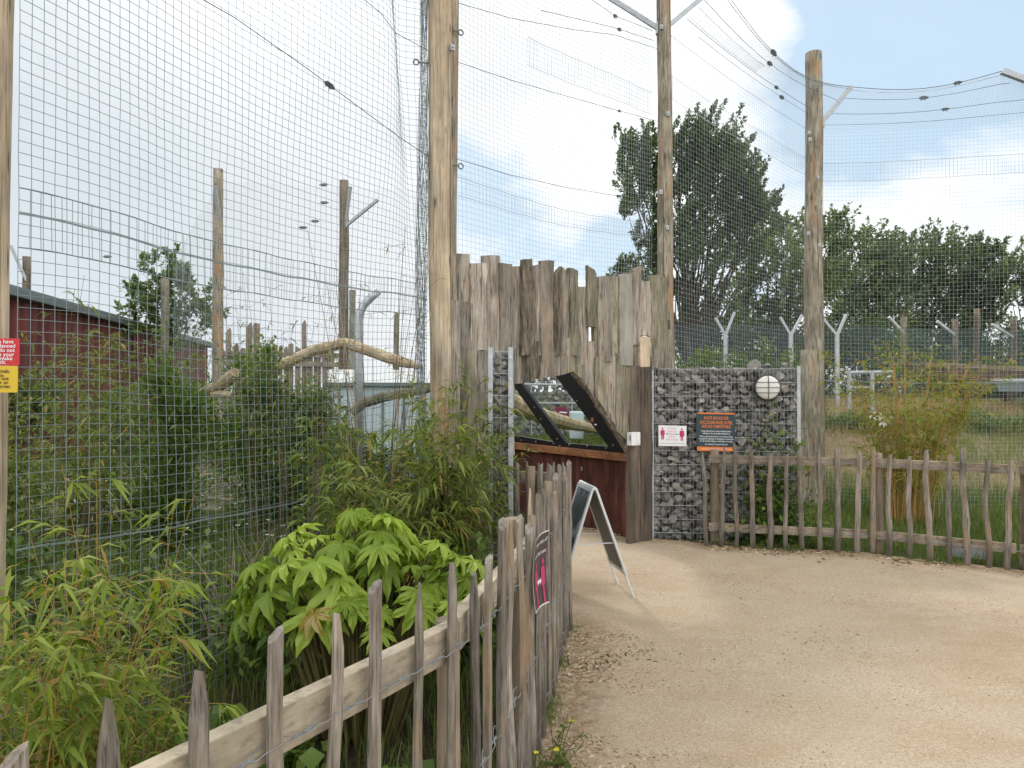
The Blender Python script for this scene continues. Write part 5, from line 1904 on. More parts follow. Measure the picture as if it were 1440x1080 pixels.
o = mb.build('panel', M['s_maroon'], fw, c)
mb = MB(); mb.box(c + Vector((.02, -.008, .0)), Vector((.12, 0, -.01)), Vector((0, .003, 0)), Vector((.03, 0, .02))); mb.build('panel_writing', M['s_white'], fw, c)
tb = P(806, 580, 22); mb = MB(); mb.box((tb.x + .1, 22, .55), (.2, 0, 0), (0, .3, 0), (0, 0, .42))
props(mb.build('water_tank', M['tank'], None, (tb.x, 22, 0), bevel=.05), 'small pale blue tank standing on the grass beyond the viewing glass', 'tank')

# ------------------------------------------------------------------ right background: security fence, gate, walkway
sf = thing('security_fence', 'fine green-grey security mesh fence on steel Y-posts behind the gabion and the meadow', 'fence', P(1100, 540, 15.6))
def ypost(x, ya, ylow, d, armdx=(12, 24)):
    b = P(x, 550, d); b.z = hgt(b.x, b.y) - .1; k = P(x, ya, d)
    mb = MB(); mb.box((b + k) / 2, Vector((.04, 0, 0)), Vector((0, .03, 0)), Vector((0, 0, (k.z - b.z) / 2))); 
    o = mb.build('steel_post', M['steel'], sf, b)
    for xx, yy in armdx:
        mb = MB(); mb.beam(k - Vector((0, 0, .03)), P(xx, yy, d), .055, .05); mb.build('arm', M['steel'], o, k)
ypost(1020, 470, 520, 15.5, ((1006, 447), (1033, 439)))
ypost(1112, 470, 520, 15.6, ((1097, 446), (1128, 443)))
ypost(1177, 470, 548, 15.7, ((1158, 449), (1190, 442)))
f0, f1, f2 = P(930, 500, 15.4), P(1180, 500, 15.8), P(1500, 500, 17.5)
parts = []
for a, b in ((f0, f1), (f1, f2)):
    zb = -.2
    L = (b - a).length
    nvv = int(L / .03)
    za, zt = lambda q: hgt(q.x, q.y) - .05, 3.05
    lines = []
    for i in range(nvv + 1):
        q = a.lerp(b, i / nvv); lines.append([(q.x, q.y, za(q) + (zt - za(q)) * k / 2) for k in range(3)])
    parts.append(lines_mesh(np.array(lines), .0042))
    lines = []
    for j in range(40):
        z = .1 + j * .075
        lines.append([tuple(Vector((a.lerp(b, k / 4).x, a.lerp(b, k / 4).y + .008, z))) for k in range(5)])
    parts.append(lines_mesh(np.array(lines), .0034))
V, F = cat_mesh(parts)
mk('mesh', V, F, M['green_wire'], sf)

gp3 = 'timber posts beyond the meadow'
for x, yt, d, lab, arms in ((1271, 446, 17.0, 'brown post with one steel arm above the golden bamboo', ((1270, 468, 1250, 446),)), (1343, 449, 17.2, 'brown post with a steel arm, second of the row above the dark walkway', ((1342, 471, 1318, 452),)),
                            (1374, 434, 17.4, 'tallest timber post above the dark walkway', ()), (1425, 447, 17.6, 'timber post nearest the right edge, behind the walkway', ((1424, 474, 1395, 456),))):
    b = P(x, 550, d)
    far_post(x, yt, d, .075, lab, 'log_grey' if x == 1271 else 'stake', hgt(b.x, b.y) - .05, arms, gp3)

# galvanised gate frame
gx = thing('gate_frame', 'low galvanised tube gate frame in the weeds right of the rusty-stained post', 'gate', P(1220, 552, 14.6))
def tb_(a, b, r=.03, nm='tube'):
    mb = MB(); mb.tube([a, b], r, 8); mb.build(nm, M['steel'], gx, a)
def gpnt(x, y): return P(x, y, 14.6)
for x in (1194, 1226):
    b = gpnt(x, 550); b.z = hgt(b.x, b.y) - .03; tb_(b, gpnt(x, 521), .045, 'upright')
tb_(gpnt(1190, 524), gpnt(1256, 523), .035, 'top_tube'); tb_(gpnt(1197, 545), gpnt(1226, 545), .02, 'cross_tube')

# raised walkway
wk = thing('raised_walkway', 'dark timber raised walkway with a long plank edge at the right', 'walkway', P(1390, 540, 16.6))
a, b = P(1262, 511, 17.0), P(1560, 526, 15.6)
mb = MB(); mb.beam(a, b, .9, .10); mb.build('deck', M['rail_old'], wk, a)
mb = MB(); mb.beam(a + Vector((.1, -.5, -.20)), b + Vector((0, -.5, -.20)), .05, .26); mb.build('fascia', M['plank_dark'], wk, a)
for u in (.1, .3, .5, .7, .9):
    q = a.lerp(b, u); z0 = hgt(q.x, q.y) - .1
    mb = MB(); mb.box(Vector((q.x, q.y - .3, (z0 + q.z) / 2 - .05)), Vector((.06, 0, 0)), Vector((0, .06, 0)), Vector((0, 0, (q.z - z0) / 2 - .06))); mb.build('support', M['plank_dark'], wk, q)
# metal trough by the walkway
t_ = P(1422, 541, 14.6)
tr = thing('metal_trough', 'grey metal trough under the walkway at the right edge', 'trough', (t_.x + .3, t_.y, t_.z - .15))
mb = MB(); zt = t_.z + .08; zb = zt - .22
mb.prism([Vector((t_.x - .35, t_.y, zt)), Vector((t_.x + 1.1, t_.y, zt)), Vector((t_.x + 1.0, t_.y, zb)), Vector((t_.x - .25, t_.y, zb))], Vector((0, .5, 0))); mb.build('basin', M['roofgrey'], tr)
mb = MB(); mb.beam(Vector((t_.x - .42, t_.y - .02, zt + .02)), Vector((t_.x + 1.15, t_.y - .02, zt + .02)), .06, .05); mb.build('rim', M['steel'], tr, t_)
# ------------------------------------------------------------------ plants near the fence (left bed)
bamboo('bamboo_plant', 'yellow-green bamboo clump in the lower left corner behind the first pickets', (-1.50, 2.28, 0), 54, (.5, 1.15), .30, .26, .115, M['l_yellow'], M['cane_orange'],
       start=.12, per=6, spacing=.065, cane_r=.003, droop=.5, twig=.13, width=.15)
bamboo('bamboo_plant', 'sparse young bamboo shoot in front of the wire mesh, beside the dark bush', (-1.62, 3.05, 0), 7, (.9, 1.35), .22, .2, .12, M['l_yellow'], M['cane_orange'], start=.3, per=4, spacing=.11, cane_r=.003, droop=.5, twig=.14)


def fatsia(base, n, spread, hts):
    t = thing('fatsia_plant', 'bright green large-leaved plant with hand-shaped leaves behind the near fence', 'plant', base)
    base = Vector(base)
    for old in (False, True):
        V, F, st = [], [], MB()
        for k in range(n if not old else 1):
            a = random.uniform(0, 6.283); q = spread * math.sqrt(random.random())
            h = random.uniform(*hts) * (1 - .30 * (q / spread) ** 2)
            c = base + Vector((math.cos(a) * q * 1.2, math.sin(a) * q * .8, h))
            if old:
                c = base + Vector((-.10, -.42, .70))
            st.tube([base + Vector((math.cos(a) * q * .35, math.sin(a) * q * .25, 0)), base.lerp(c, .6) + Vector((0, 0, .08)), c], [.009, .007, .004], 5, False)
            R_ = random.choice((random.uniform(.06, .10), random.uniform(.10, .185), random.uniform(.12, .165)))
            tilt = random.uniform(.0, .6) + .35 * q / spread
            outd = Vector((math.cos(a), math.sin(a), 0))
            if old: outd = Vector((-.5, -1, 0)).normalized(); tilt = .85; R_ = .10
            # leaf frame: forward = outward and down, normal mostly up
            fw_ = (outd * math.cos(tilt) + Vector((0, 0, -math.sin(tilt)))).normalized()
            sd = fw_.cross(Vector((0, 0, 1))).normalized(); nm = sd.cross(fw_).normalized()
            if nm.z < 0: nm = -nm
            tw = random.uniform(-.4, .4)
            sd2 = sd * math.cos(tw) + nm * math.sin(tw); nm = nm * math.cos(tw) - sd * math.sin(tw); sd = sd2
            nl = random.choice((7, 9))
            i0 = len(V)
            def put(x, y, zz): V.append(c + sd * x + fw_ * y + nm * zz)
            put(0, 0, 0)
            ring = []
            for j in range(nl):
                an = math.radians(-132 + 264 * j / (nl - 1))
                rr = R_ * (1.0 - .38 * (abs(an) / 2.3) ** 1.5) * random.uniform(.9, 1.1)
                ws = math.radians(264 / (nl - 1)) * .5
                for (da, fr, zf) in ((-ws, .52, .10), (-ws * .55, .80, .0), (-ws * .22, .92, -.04), (0, 1.06, -.17), (ws * .22, .92, -.04), (ws * .55, .80, .0)):
                    if j == 0 and da == -ws: fr = .3
                    r2 = rr * fr
                    ring.append((math.sin(an + da) * r2, math.cos(an + da) * r2, R_ * (zf - .22 * fr * fr + random.uniform(-.03, .03))))
            # mid ring for the lobe midribs
            for x, y, zz in ring: put(x * .5, y * .5, zz * .25 + R_ * random.uniform(0, .03))
            for x, y, zz in ring: put(x, y, zz)
            m = len(ring)
            for j in range(m - 1):
                F.append((i0, i0 + 1 + j, i0 + 2 + j)); 
                F.append((i0 + 1 + j, i0 + 1 + m + j, i0 + 2 + m + j)); F.append((i0 + 1 + j, i0 + 2 + m + j, i0 + 2 + j))
        mk('old_leaves' if old else 'foliage', V, F, M['l_fatsia_old' if old else 'l_fatsia'], t, base)
        st.build('old_stem' if old else 'stem', M['cane'], t, base)
    return t


fatsia((-.70, 3.30, 0), 120, .50, (.74, 1.06))

bamboo('bamboo_plant', 'dense arching bamboo thicket against the tan post and the end of the left gabion', (-.74, 4.50, 0), 70, (.85, 1.55), .42, .20, .13, M['l_bamboo'], M['cane'],
       start=.15, per=7, spacing=.075, cane_r=.0035, droop=.5, twig=.17, width=.15)
bamboo('bamboo_plant', 'fine-leaved bamboo tuft covering the foot of the left gabion', (-.40, 4.62, 0), 32, (1.1, 1.8), .22, .15, .10, M['l_bamboo'], M['cane'],
       start=.3, per=6, spacing=.07, cane_r=.003, droop=.35, twig=.16, width=.14)
bamboo('bamboo_plant', 'tall nearly bare dark bamboo canes standing in front of the bent log', (-.93, 4.85, 0), 24, (1.9, 2.75), .20, .13, .085, M['l_bamboo'], M['twig'],
       start=.4, per=2, spacing=.14, cane_r=.0052, droop=.4, twig=.22, width=.13, thin=.4, dry=8)
bamboo('bamboo_plant', 'thin feathery bamboo canes reaching above the shrubs behind the wire', (-2.05, 6.4, 0), 26, (1.9, 2.75), .35, .18, .085, M['l_bamboo'], M['twig'],
       start=.45, per=3, spacing=.12, cane_r=.004, droop=.4, twig=.2, width=.14, thin=.6)
shrub('nettle_patch', 'upright nettle-like weeds beside the dead stalks behind the large-leaved plant', (-1.25, 3.95, 0), [(0, 0, .35, .35, .3, .42), (.25, .2, .5, .25, .25, .35), (-.25, .1, .25, .3, .25, .3)], 1500, .075, M['l_shrub'], 'weeds', 'oval', 9)
shrub('ivy_bush', 'dark low bush under the bamboo, right behind the picket fence bend', (-.18, 4.15, 0), [(-.08, 0, .38, .24, .3, .42), (-.4, .1, .4, .4, .3, .45), (.0, .25, .22, .16, .3, .3)], 3000, .075, M['l_dark'], 'bush', 'oval', 6, aspect=.75)
# dry stalks
t = thing('dead_stalks', 'tangle of pale dead stalks at the foot of the wire mesh', 'dead stalks', (-1.62, 4.5, 0)); mb = MB()
for k in range(70):
    p = Vector((-1.62 + random.gauss(0, .28), 4.5 + random.gauss(0, .2), 0)); q = p + Vector((random.gauss(0, .25), random.gauss(0, .2), random.uniform(.15, .75)))
    mb.tube([p, p.lerp(q, .5) + Vector((random.gauss(0, .05), random.gauss(0, .05), .06)), q], [.004, .003, .0015], 4, False)
mb.build('stalk', M['dry'], t)
for b, lab in (((-1.18, 2.9, 0), 'low rounded weed leaves in the shade right of the yellow-green bamboo'), ((-.62, 2.42, 0), 'small low weed under the large-leaved plant behind the white rail')):
    shrub('weed_plant', lab, b, [(0, 0, .16, .25, .2, .15), (.2, .1, .12, .2, .2, .12)], 330, .085, M['l_shrub'], 'weed', 'oval', 4, aspect=.85)

shrub('low_shrub', 'leafy green bush left of the pale edge post', (-4.3, 4.3, 0), [(0, 0, .4, .7, .5, .5), (-.9, .2, .5, .7, .5, .6), (-1.9, .3, .4, .8, .5, .5)], 4000, .09, M['l_shrub'], 'bush', 'oval', 6)
# ------------------------------------------------------------------ plants behind the left mesh
shrub('yew_bush', 'dense dark upright bush behind the wire, left of the grassy gap', (-3.30, 6.9, 0), [(0, 0, .75, .42, .4, .8), (.12, 0, 1.35, .32, .3, .6), (-.15, .1, 1.6, .24, .22, .5), (.05, -.1, .35, .48, .4, .5)], 6500, .085, M['l_dark'], 'bush', 'lance', 8, aspect=.32, up=.9)
shrub('flowering_shrub', 'rounded green shrub with tiny white flowers below the bent log', (-2.62, 8.3, 0), [(0, 0, .8, .62, .5, .8), (-.25, 0, 1.55, .42, .4, .5), (.3, .1, 1.35, .42, .4, .55), (.0, -.2, .4, .7, .5, .5)], 7500, .075, M['l_dark'], 'shrub', 'oval', 9, flowers=60)
shrub('light_shrub', 'small bright green shrub top beside the flowering shrub and the palisade', (-3.05, 8.6, 0), [(0, 0, 1.6, .42, .4, .5), (.1, 0, 2.0, .22, .22, .35), (-.1, 0, .9, .5, .4, .7)], 3500, .07, M['l_shrub'], 'shrub', 'oval', 6)
bamboo('bamboo_plant', 'tall feathery green bamboo in front of the red building, right of the left post', (-4.25, 6.6, 0), 40, (1.5, 2.35), .6, .2, .10, M['l_bamboo'], M['cane'], start=.32, per=6, spacing=.1, cane_r=.004, droop=.4, twig=.2, width=.15)
bamboo('bamboo_plant', 'feathery green bamboo in front of the far end of the red building', (-4.3, 8.3, 0), 46, (1.6, 2.5), .6, .18, .10, M['l_shrub'], M['cane'], start=.3, per=6, spacing=.11, cane_r=.004, droop=.4, twig=.2, width=.16)
bamboo('bamboo_plant', 'loose bamboo with long leaning canes close behind the left end of the wire mesh', (-2.95, 4.4, 0), 11, (1.3, 2.55), .38, .22, .10, M['l_bamboo'], M['cane'], start=.35, per=4, spacing=.13, cane_r=.005, droop=.4, twig=.2, width=.15, thin=.8)
shrub('low_shrub', 'dark leafy undergrowth at the foot of the wire mesh on the left', (-2.55, 4.25, 0), [(0, 0, .3, .5, .35, .38), (.45, .3, .3, .4, .35, .35), (-.45, .1, .45, .4, .3, .5)], 2600, .07, M['l_dark'], 'bush', 'oval', 6)
shrub('low_shrub', 'mid green shrub in the shadow between the red building and the dark upright bush', (-4.7, 7.9, 0), [(0, 0, .5, .8, .5, .55), (.7, .2, .4, .6, .5, .45), (-.9, .1, .6, .6, .5, .6)], 4200, .08, M['l_shrub'], 'bush', 'oval', 6)
shrub('light_shrub', 'tall light green shrub in front of the left end of the palisade', (-4.5, 11.5, 0), [(0, 0, .8, .8, .5, .8), (.7, 0, 1.0, .7, .5, .8), (-.6, 0, 1.2, .6, .5, .8), (1.3, .2, .7, .6, .5, .7), (.2, 0, 1.9, .45, .4, .5)], 6500, .10, M['l_shrub'], 'shrub', 'oval', 8)
shrub('low_shrub', 'broad green bush at the foot of the red building', (-8.2, 15.0, .0), [(0, 0, 1.1, 1.2, .7, .75), (1.8, .6, 1.0, 1.1, .7, .7), (-1.5, -.5, 1.4, 1.0, .7, .7), (0, 0, .9, 1.6, .8, 1.0), (2.2, 1, .9, 1.5, .8, .9), (-1.9, -.5, 1.2, 1.3, .8, 1.1), (3.9, 1.5, .8, 1.3, .8, .8)], 6500, .16, M['l_far2'], 'bush', 'oval', 6)
shrub('low_shrub', 'leafy bush in front of the pale blue shelter, left of the grey branch', (-2.55, 10.8, 0), [(0, 0, .6, .7, .5, .7), (.6, 0, .4, .5, .4, .45)], 3200, .09, M['l_shrub'], 'bush', 'oval', 6)


def tpt(x, y, d, r, dj=0): return (P(x, y, d + random.uniform(-dj, dj)), r)


tb0 = P(236, 550, 22); tb0.z = 0
tree('young_tree', 'young leafy tree behind the roof of the red building', tb0, [tpt(236, 372, 22, .42, .4), tpt(218, 395, 22, .55, .5), tpt(255, 398, 22, .6, .5), tpt(200, 420, 22, .6, .6), tpt(240, 420, 22, .75, .6), tpt(272, 420, 22, .6, .6), tpt(188, 442, 22, .5, .6), tpt(225, 445, 22, .8, .6), tpt(265, 450, 22, .75, .6), tpt(205, 465, 22, .6, .5), tpt(282, 440, 22, .4, .5), tpt(245, 475, 22, .9, .5)],
     4200, .17, M['l_far2'], .11, spike=(.1, 0, .7))

# ------------------------------------------------------------------ big trees, right
pb = P(972, 550, 31); pb.z = 0
pc_ = []
for x, y, r in ((905, 172, .7), (882, 185, .8), (868, 168, .45), (875, 215, .9), (905, 215, 1.2), (890, 255, 1.2), (875, 270, .5), (900, 300, .9), (912, 330, .8), (925, 250, 1.3), (930, 190, 1.0), (955, 178, 1.0), (962, 215, 1.4), (985, 165, .9), (1003, 172, .8), (995, 210, 1.4), (1020, 195, .9), (1030, 180, .55), (1025, 225, 1.3), (1045, 215, .7), (1052, 240, .9), (1000, 250, 1.5), (965, 260, 1.5), (1035, 262, 1.3), (1062, 255, .8), (1075, 268, .6), (1060, 285, .9), (1082, 292, .45), (1020, 295, 1.3), (985, 300, 1.4), (950, 305, 1.2), (1045, 315, .8), (1015, 335, .9), (935, 345, .9), (970, 345, 1.0), (918, 375, .8), (1000, 365, .7), (945, 395, .7), (1035, 340, .7), (955, 430, .5), (1003, 405, .5), (1060, 335, .5)):
    pc_.append(tpt(975 + (x - 975) * .95, y + 34 - max(0, y - 330) * .25, 31, r, 1.3))
tree('poplar_tree', 'tall dark windswept tree with ascending branches behind the grey post', pb, pc_, 60000, .15, M['l_poplar'], .28, spike=(.45, 0, 1.0), fork=.2, feather=1.2)
cl = []
for x, y, r in ((1085, 335, 1.0), (1060, 360, 1.2), (1105, 325, .9), (1120, 350, 1.2), (1090, 375, 1.4), (1055, 395, 1.2), (1040, 420, 1.1), (1075, 420, 1.5), (1110, 400, 1.5), (1135, 380, 1.2), (1130, 430, 1.4), (1030, 450, 1.0), (1065, 455, 1.3), (1100, 460, 1.2), (1160, 330, 1.0), (1175, 320, .8), (1170, 350, 1.1), (1190, 340, .8), (1165, 390, 1.3), (1150, 420, 1.2)):
    cl.append(tpt(x, y, 36, r, 1.5))
bb = P(1095, 550, 36); bb.z = 0
tree('far_tree', 'loose pale green tree between the two right-hand posts, with sky showing through', bb, cl, 12000, .23, M['l_far2'], .26, spike=(.25, 0, .8), group='trees beyond the meadow')
for k, (lab, bx_, dd, mt, lst) in enumerate((
        ('broad dark green tree behind the meadow, just right of the rusty-stained post', 1215, 40, 'l_far', ((1205, 350, 1.3), (1190, 375, 1.5), (1230, 345, 1.5), (1245, 365, 1.6), (1215, 385, 1.8), (1180, 410, 1.7), (1245, 400, 1.8), (1210, 425, 1.9), (1175, 445, 1.6), (1240, 440, 1.8), (1205, 465, 1.8), (1168, 475, 1.4), (1245, 475, 1.7), (1205, 495, 1.6), (1170, 505, 1.4))),
        ('widest dark tree of the far group, its dome in the middle', 1300, 42, 'l_far', ((1290, 345, 1.4), (1265, 355, 1.4), (1315, 342, 1.5), (1335, 355, 1.5), (1285, 375, 1.9), (1320, 380, 1.9), (1260, 395, 1.8), (1300, 410, 2.0), (1340, 395, 1.6), (1275, 435, 1.9), (1320, 435, 1.9), (1345, 425, 1.4), (1290, 465, 1.9), (1330, 465, 1.6), (1270, 495, 1.6), (1310, 500, 1.6))),
        ('dark tree at the right end of the far group, drooping towards the gap of sky', 1365, 41, 'l_far', ((1365, 350, 1.2), (1385, 348, 1.0), (1400, 360, .9), (1372, 375, 1.6), (1398, 385, 1.0), (1408, 395, .6), (1360, 410, 1.6), (1388, 415, 1.2), (1370, 440, 1.2), (1350, 455, 1.2), (1395, 435, .6), (1360, 480, 1.0))),
        ('small distant tree at the right edge with drooping twigs against the sky', 1450, 38, 'l_far2', ((1432, 385, .7), (1448, 395, 1.0), (1428, 405, .6), (1440, 420, .8), (1420, 415, .4), (1465, 380, 1.2), (1470, 420, 1.2))),
        ('low distant tree in the gap of sky beyond the walkway', 1412, 60, 'l_far', ((1398, 505, 1.2), (1420, 495, 1.5), (1440, 500, 1.6), (1410, 520, 1.6), (1440, 525, 1.8), (1385, 525, 1.4))),
        ('small dark tree tops just above the right end of the plank wall', 876, 48, 'l_far', ((868, 384, .7), (884, 380, .8), (897, 386, .6), (880, 400, 1.2), (895, 410, 1.2), (862, 400, .9))),
        ('shadowy undergrowth tree at the foot of the tall windswept tree', 1010, 33, 'l_far', ((965, 420, .7), (985, 440, .9), (1012, 420, .8), (1000, 460, 1.0), (960, 465, .9), (1030, 475, 1.0), (975, 485, 1.0), (1010, 495, 1.0))))):
    b0 = P(bx_, 550, dd); b0.z = 0
    tree('far_tree', lab, b0, [tpt(x, y + (18 if k < 3 else 0), dd, r * 1.0, 1.4) for x, y, r in lst], 17000 if k < 2 else (10000 if k == 2 else 4500), .23 if k < 3 else .2, M[mt], .25, spike=(.2, 0, .6), group='trees beyond the meadow', twigs=k > 1)
# low hedge line under the far trees
for k in range(7):
    x = 985 + k * 78; dd = 37 + (k % 3) * 1.5
    b0 = P(x, 550, dd); b0.z = 0
    cls = [(random.uniform(-1.6, 1.6), random.uniform(-.5, .5), random.uniform(.8, 4.9), random.uniform(1.1, 1.8), .8, random.uniform(1.0, 1.6)) for _ in range(10)]
    lab = ('dark hedge bush below the tall windswept tree', 'dark hedge bush behind the left pair of Y-posts', 'dark hedge bush behind the rusty-stained post', 'dark hedge bush behind the gate frame', 'dark hedge bush beyond the golden bamboo', 'dark hedge bush behind the left end of the walkway', 'dark hedge bush beyond the right end of the walkway')[k]
    shrub('hedge_bush', lab, b0, cls, 6000 if k < 6 else 2200, .30, M['l_far'], 'bush', 'oval', 8, 'hedge under the far trees', stem_r=.05, stemmat=M['bark'])
for (x, y, d, lab, cls) in ((972, 500, 13.2, 'lime green bush above the left part of the big gabion', ((0, 0, 1.7, .55, .4, .6), (.3, 0, 2.1, .4, .35, .45), (-.35, 0, 1.9, .4, .35, .5), (0, 0, .8, .5, .4, .8))), (1070, 500, 14.2, 'yellowish bush above the right part of the big gabion, behind the round lamp', ((0, 0, 1.9, .5, .4, .6), (-.45, 0, 2.0, .4, .3, .55), (.5, 0, 2.0, .45, .35, .6), (0, 0, 1.0, .6, .4, .8), (.1, 0, 2.4, .25, .2, .35)))):
    b0 = P(x, 550, d); b0.z = 0
    shrub('lime_bush', lab, b0, cls, 3400, .10, M['l_lime'], 'bush', 'oval', 6, aspect=.45)

# golden bamboo and the right bed
gb = P(1276, 700, 8.75)
gbt = bamboo('golden_bamboo', 'golden bamboo with orange canes behind the right picket fence', (gb.x, gb.y, 0), 66, (1.2, 2.35), .34, .34, .105, M['l_orange'], M['cane_orange'],
       start=.22, per=6, spacing=.08, cane_r=.0062, droop=.35, twig=.30, width=.16, bias=(.06, 0))
for pth in (((1268, 705), (1273, 620), (1272, 540), (1270, 438)), ((1283, 700), (1298, 600), (1306, 540), (1311, 488)), ((1296, 700), (1318, 625), (1345, 585), (1368, 560)), ((1262, 700), (1262, 600), (1257, 520), (1248, 480))):
    mb = MB(); q = [P(x, y, 8.65) for x, y in pth]; q[0].z = 0
    mb.tube([q[0], q[0].lerp(q[1], .5), q[1], q[1].lerp(q[2], .5), q[2], q[2].lerp(q[3], .5), q[3]], [.011, .0105, .01, .009, .008, .006, .003], 6, False)
    mb.build('cane', M['cane_orange'], gbt, q[0])
    B = []; D = []
    for k in range(90):
        t_ = random.random(); p = q[2].lerp(q[3], t_) + Vector((random.gauss(0, .07), random.gauss(0, .07), random.gauss(0, .04))); B.append(tuple(p)); D.append((random.gauss(0, .7), random.gauss(0, .7), random.gauss(.2, .5)))
    V, F = leaves(np.array(B), np.array(D), .10 * rng.uniform(.6, 1.2, 90), .016, 'lance', .3)
    mk('foliage', V, F, M['l_orange'], gbt, q[2])
mb = MB()
c0 = P(1240, 588, 8.3)
V, F = leaves(np.array([tuple(c0 + Vector((random.gauss(0, .07), random.gauss(0, .05), random.gauss(0, .025)))) for _ in range(26)]), rdir(26, .2), .07, .035, 'oval')
wf = thing('pale_flower_spray', 'small spray of white blooms at the left side of the golden bamboo', 'flowers', (c0.x, c0.y, 0))
mk('bloom', V, F, M['petal_white'], wf, c0)
mb.tube([(c0.x + .05, c0.y + .05, 0), (c0.x + .03, c0.y + .02, .7), tuple(c0)], [.005, .004, .003], 5, False); mb.build('stem', M['cane'], wf)
# climber on the gabion
cb = P(1080, 755, 7.42); cb.z = 0
t = thing('climbing_plant', 'green climber growing up the right half of the big gabion under the lamp', 'climber', cb)
mb = MB(); B, D = [], []
for k in range(17):
    x = cb.x + random.uniform(-.1, .28); y = cb.y
    p = Vector((x, y, 0)); hh = random.uniform(.5, 1.5); pts = [p.copy()]
    while p.z < hh:
        p = p + Vector((random.gauss(0.0, .05), random.gauss(-.002, .012), .09)); p.y = min(p.y, cb.y + .03); pts.append(p.copy())
        for j in range(random.randint(2, 6)):
            B.append(tuple(p + Vector((random.gauss(0, .05), random.gauss(-.03, .025), random.gauss(0, .04))))); D.append((random.gauss(0, .7), -.5 + random.gauss(0, .4), random.gauss(-.1, .5)))
    mb.tube(pts, .0035, 4, False)
for k in range(900):
    B.append((cb.x + random.gauss(.12, .24), cb.y - abs(random.gauss(.05, .1)), abs(random.gauss(.15, .3)))); D.append((random.gauss(0, .7), -.4 + random.gauss(0, .4), random.gauss(.1, .5)))
B = np.array(B); L = .06 * rng.uniform(.6, 1.4, len(B))
V, F = leaves(B, np.array(D), L, L * .65, 'oval')
mk('foliage', V, F, M['l_shrub'], t); mb.build('stem', M['cane'], t)
# yellow flowered weed by the fence foot
wd = thing('flowering_weed', 'little weed with yellow flowers at the foot of the near picket fence', 'weed', (.175, 3.02, 0))
mb = MB(); B, D = [], []
fl = []
for k in range(16):
    p0 = Vector((.175 + random.gauss(0, .02), 3.02 + random.gauss(0, .03), 0)); p1 = p0 + Vector((random.gauss(.01, .05), random.gauss(0, .05), random.uniform(.06, .17)))
    mb.tube([p0, p0.lerp(p1, .5) + Vector((0, 0, .01)), p1], .0016, 4, False)
    for j in range(9):
        B.append(tuple(p0.lerp(p1, random.random()))); D.append((random.gauss(0, .7), random.gauss(0, .7), random.gauss(.2, .4)))
    if k < 4: fl.append(p1)
V, F = leaves(np.array(B), np.array(D), .042, .012, 'lance'); mk('foliage', V, F, M['l_shrub'], wd); mb.build('stem', M['cane'], wd)
B = np.array([tuple(p) for p in fl for _ in range(6)]); D = np.array([(math.cos(k), math.sin(k), .5) for p in fl for k in range(6)])
V, F = leaves(B, D, .014, .012, 'quad'); mk('flower', V, F, M['petal_yellow'], wd)

# tall weeds at the top of the meadow
for (x, d, lab) in ((1172, 13.6, 'green weeds round the foot of the right Y-post'), (1240, 13.8, 'leafy weeds in front of the gate frame'), (1340, 14.0, 'green weed mass along the top of the meadow right of the golden bamboo'), (1420, 13.6, 'pale green weed clump under the walkway at the right edge')):
    b0 = P(x, 560, d); b0.z = hgt(b0.x, b0.y)
    shrub('weed_clump', lab, b0, [(0, 0, .1, .8, .4, .28), (.6, .1, .08, .6, .4, .26), (-.6, 0, .1, .6, .4, .25)], 2200, .11, M['l_far2'], 'weeds', 'lance', 3, aspect=.25, up=1.0)


# ------------------------------------------------------------------ grass
def pts_in(n, f):
    out = []
    while len(out) < n:
        q = f()
        if q is not None: out.append(q)
    return np.array(out)


def bed():
    y = random.uniform(1.0, 5.0); x = random.uniform(-3.6, .35)
    # behind the near fence only
    t = (y - .53) / (2.04 - .53)
    lim = FA[0][0] + (FA[2][0] - FA[0][0]) * t if y < 2.04 else FA[2][0] + (FA[5][0] - FA[2][0]) * (y - 2.04) / (4.79 - 2.04)
    if x > lim - .07: return None
    if random.random() > .35 + .9 * max(0, noise.noise(Vector((x * 1.7, y * 1.7, 2))) + .35): return None
    return (x, y, 0)


blades('bed_grass', pts_in(15000, bed), .17, .0055, M['grass'], .5, label='lush green grass growing in the bed behind the near fence', cat='grass')


def verge():
    x = random.uniform(1.9, 7.5); y = random.uniform(6.3, 11.5)
    a = None
    for i in range(len(FB) - 1):
        if FB[i][0] <= x <= FB[i + 1][0]: a = FB[i][1] + (FB[i + 1][1] - FB[i][1]) * (x - FB[i][0]) / (FB[i + 1][0] - FB[i][0])
    if a is None: a = 7.5 if x < 2.02 else 5.3
    if y < a + .16: return None
    if x < 3.1 and y < 7.95: 
        if y > 7.45: return None
    if y > 9.4 and random.random() > .5: return None
    return (x, y, hgt(x, y))


blades('verge_grass', pts_in(19000, verge), .13, .007, M['grass'], .6, label='thick green grass between the right fence and the wire mesh', cat='grass')


def mead():
    y = 10 + 7 * random.random() ** .8; x = random.uniform(3.2, 13)
    if x < 3.2 + .12 * (y - 10): return None
    return (x, y, hgt(x, y) - .01)


def split(pts, s, thr):
    k = np.array([noise.noise(Vector((p[0] * s, p[1] * s * .8, 5))) for p in pts])
    return pts[k > thr], pts[k <= thr]


mp = pts_in(26000, mead)
ga, db = split(mp, .55, .12)
blades('meadow_grass', db, .24, .007, M['meadow'], .8, label='dry brownish meadow grass on the rise behind the right mesh', cat='grass')
blades('meadow_green_grass', ga, .26, .008, M['meadow_green'], .7, label='greener patches of grass on the meadow rise', cat='grass')


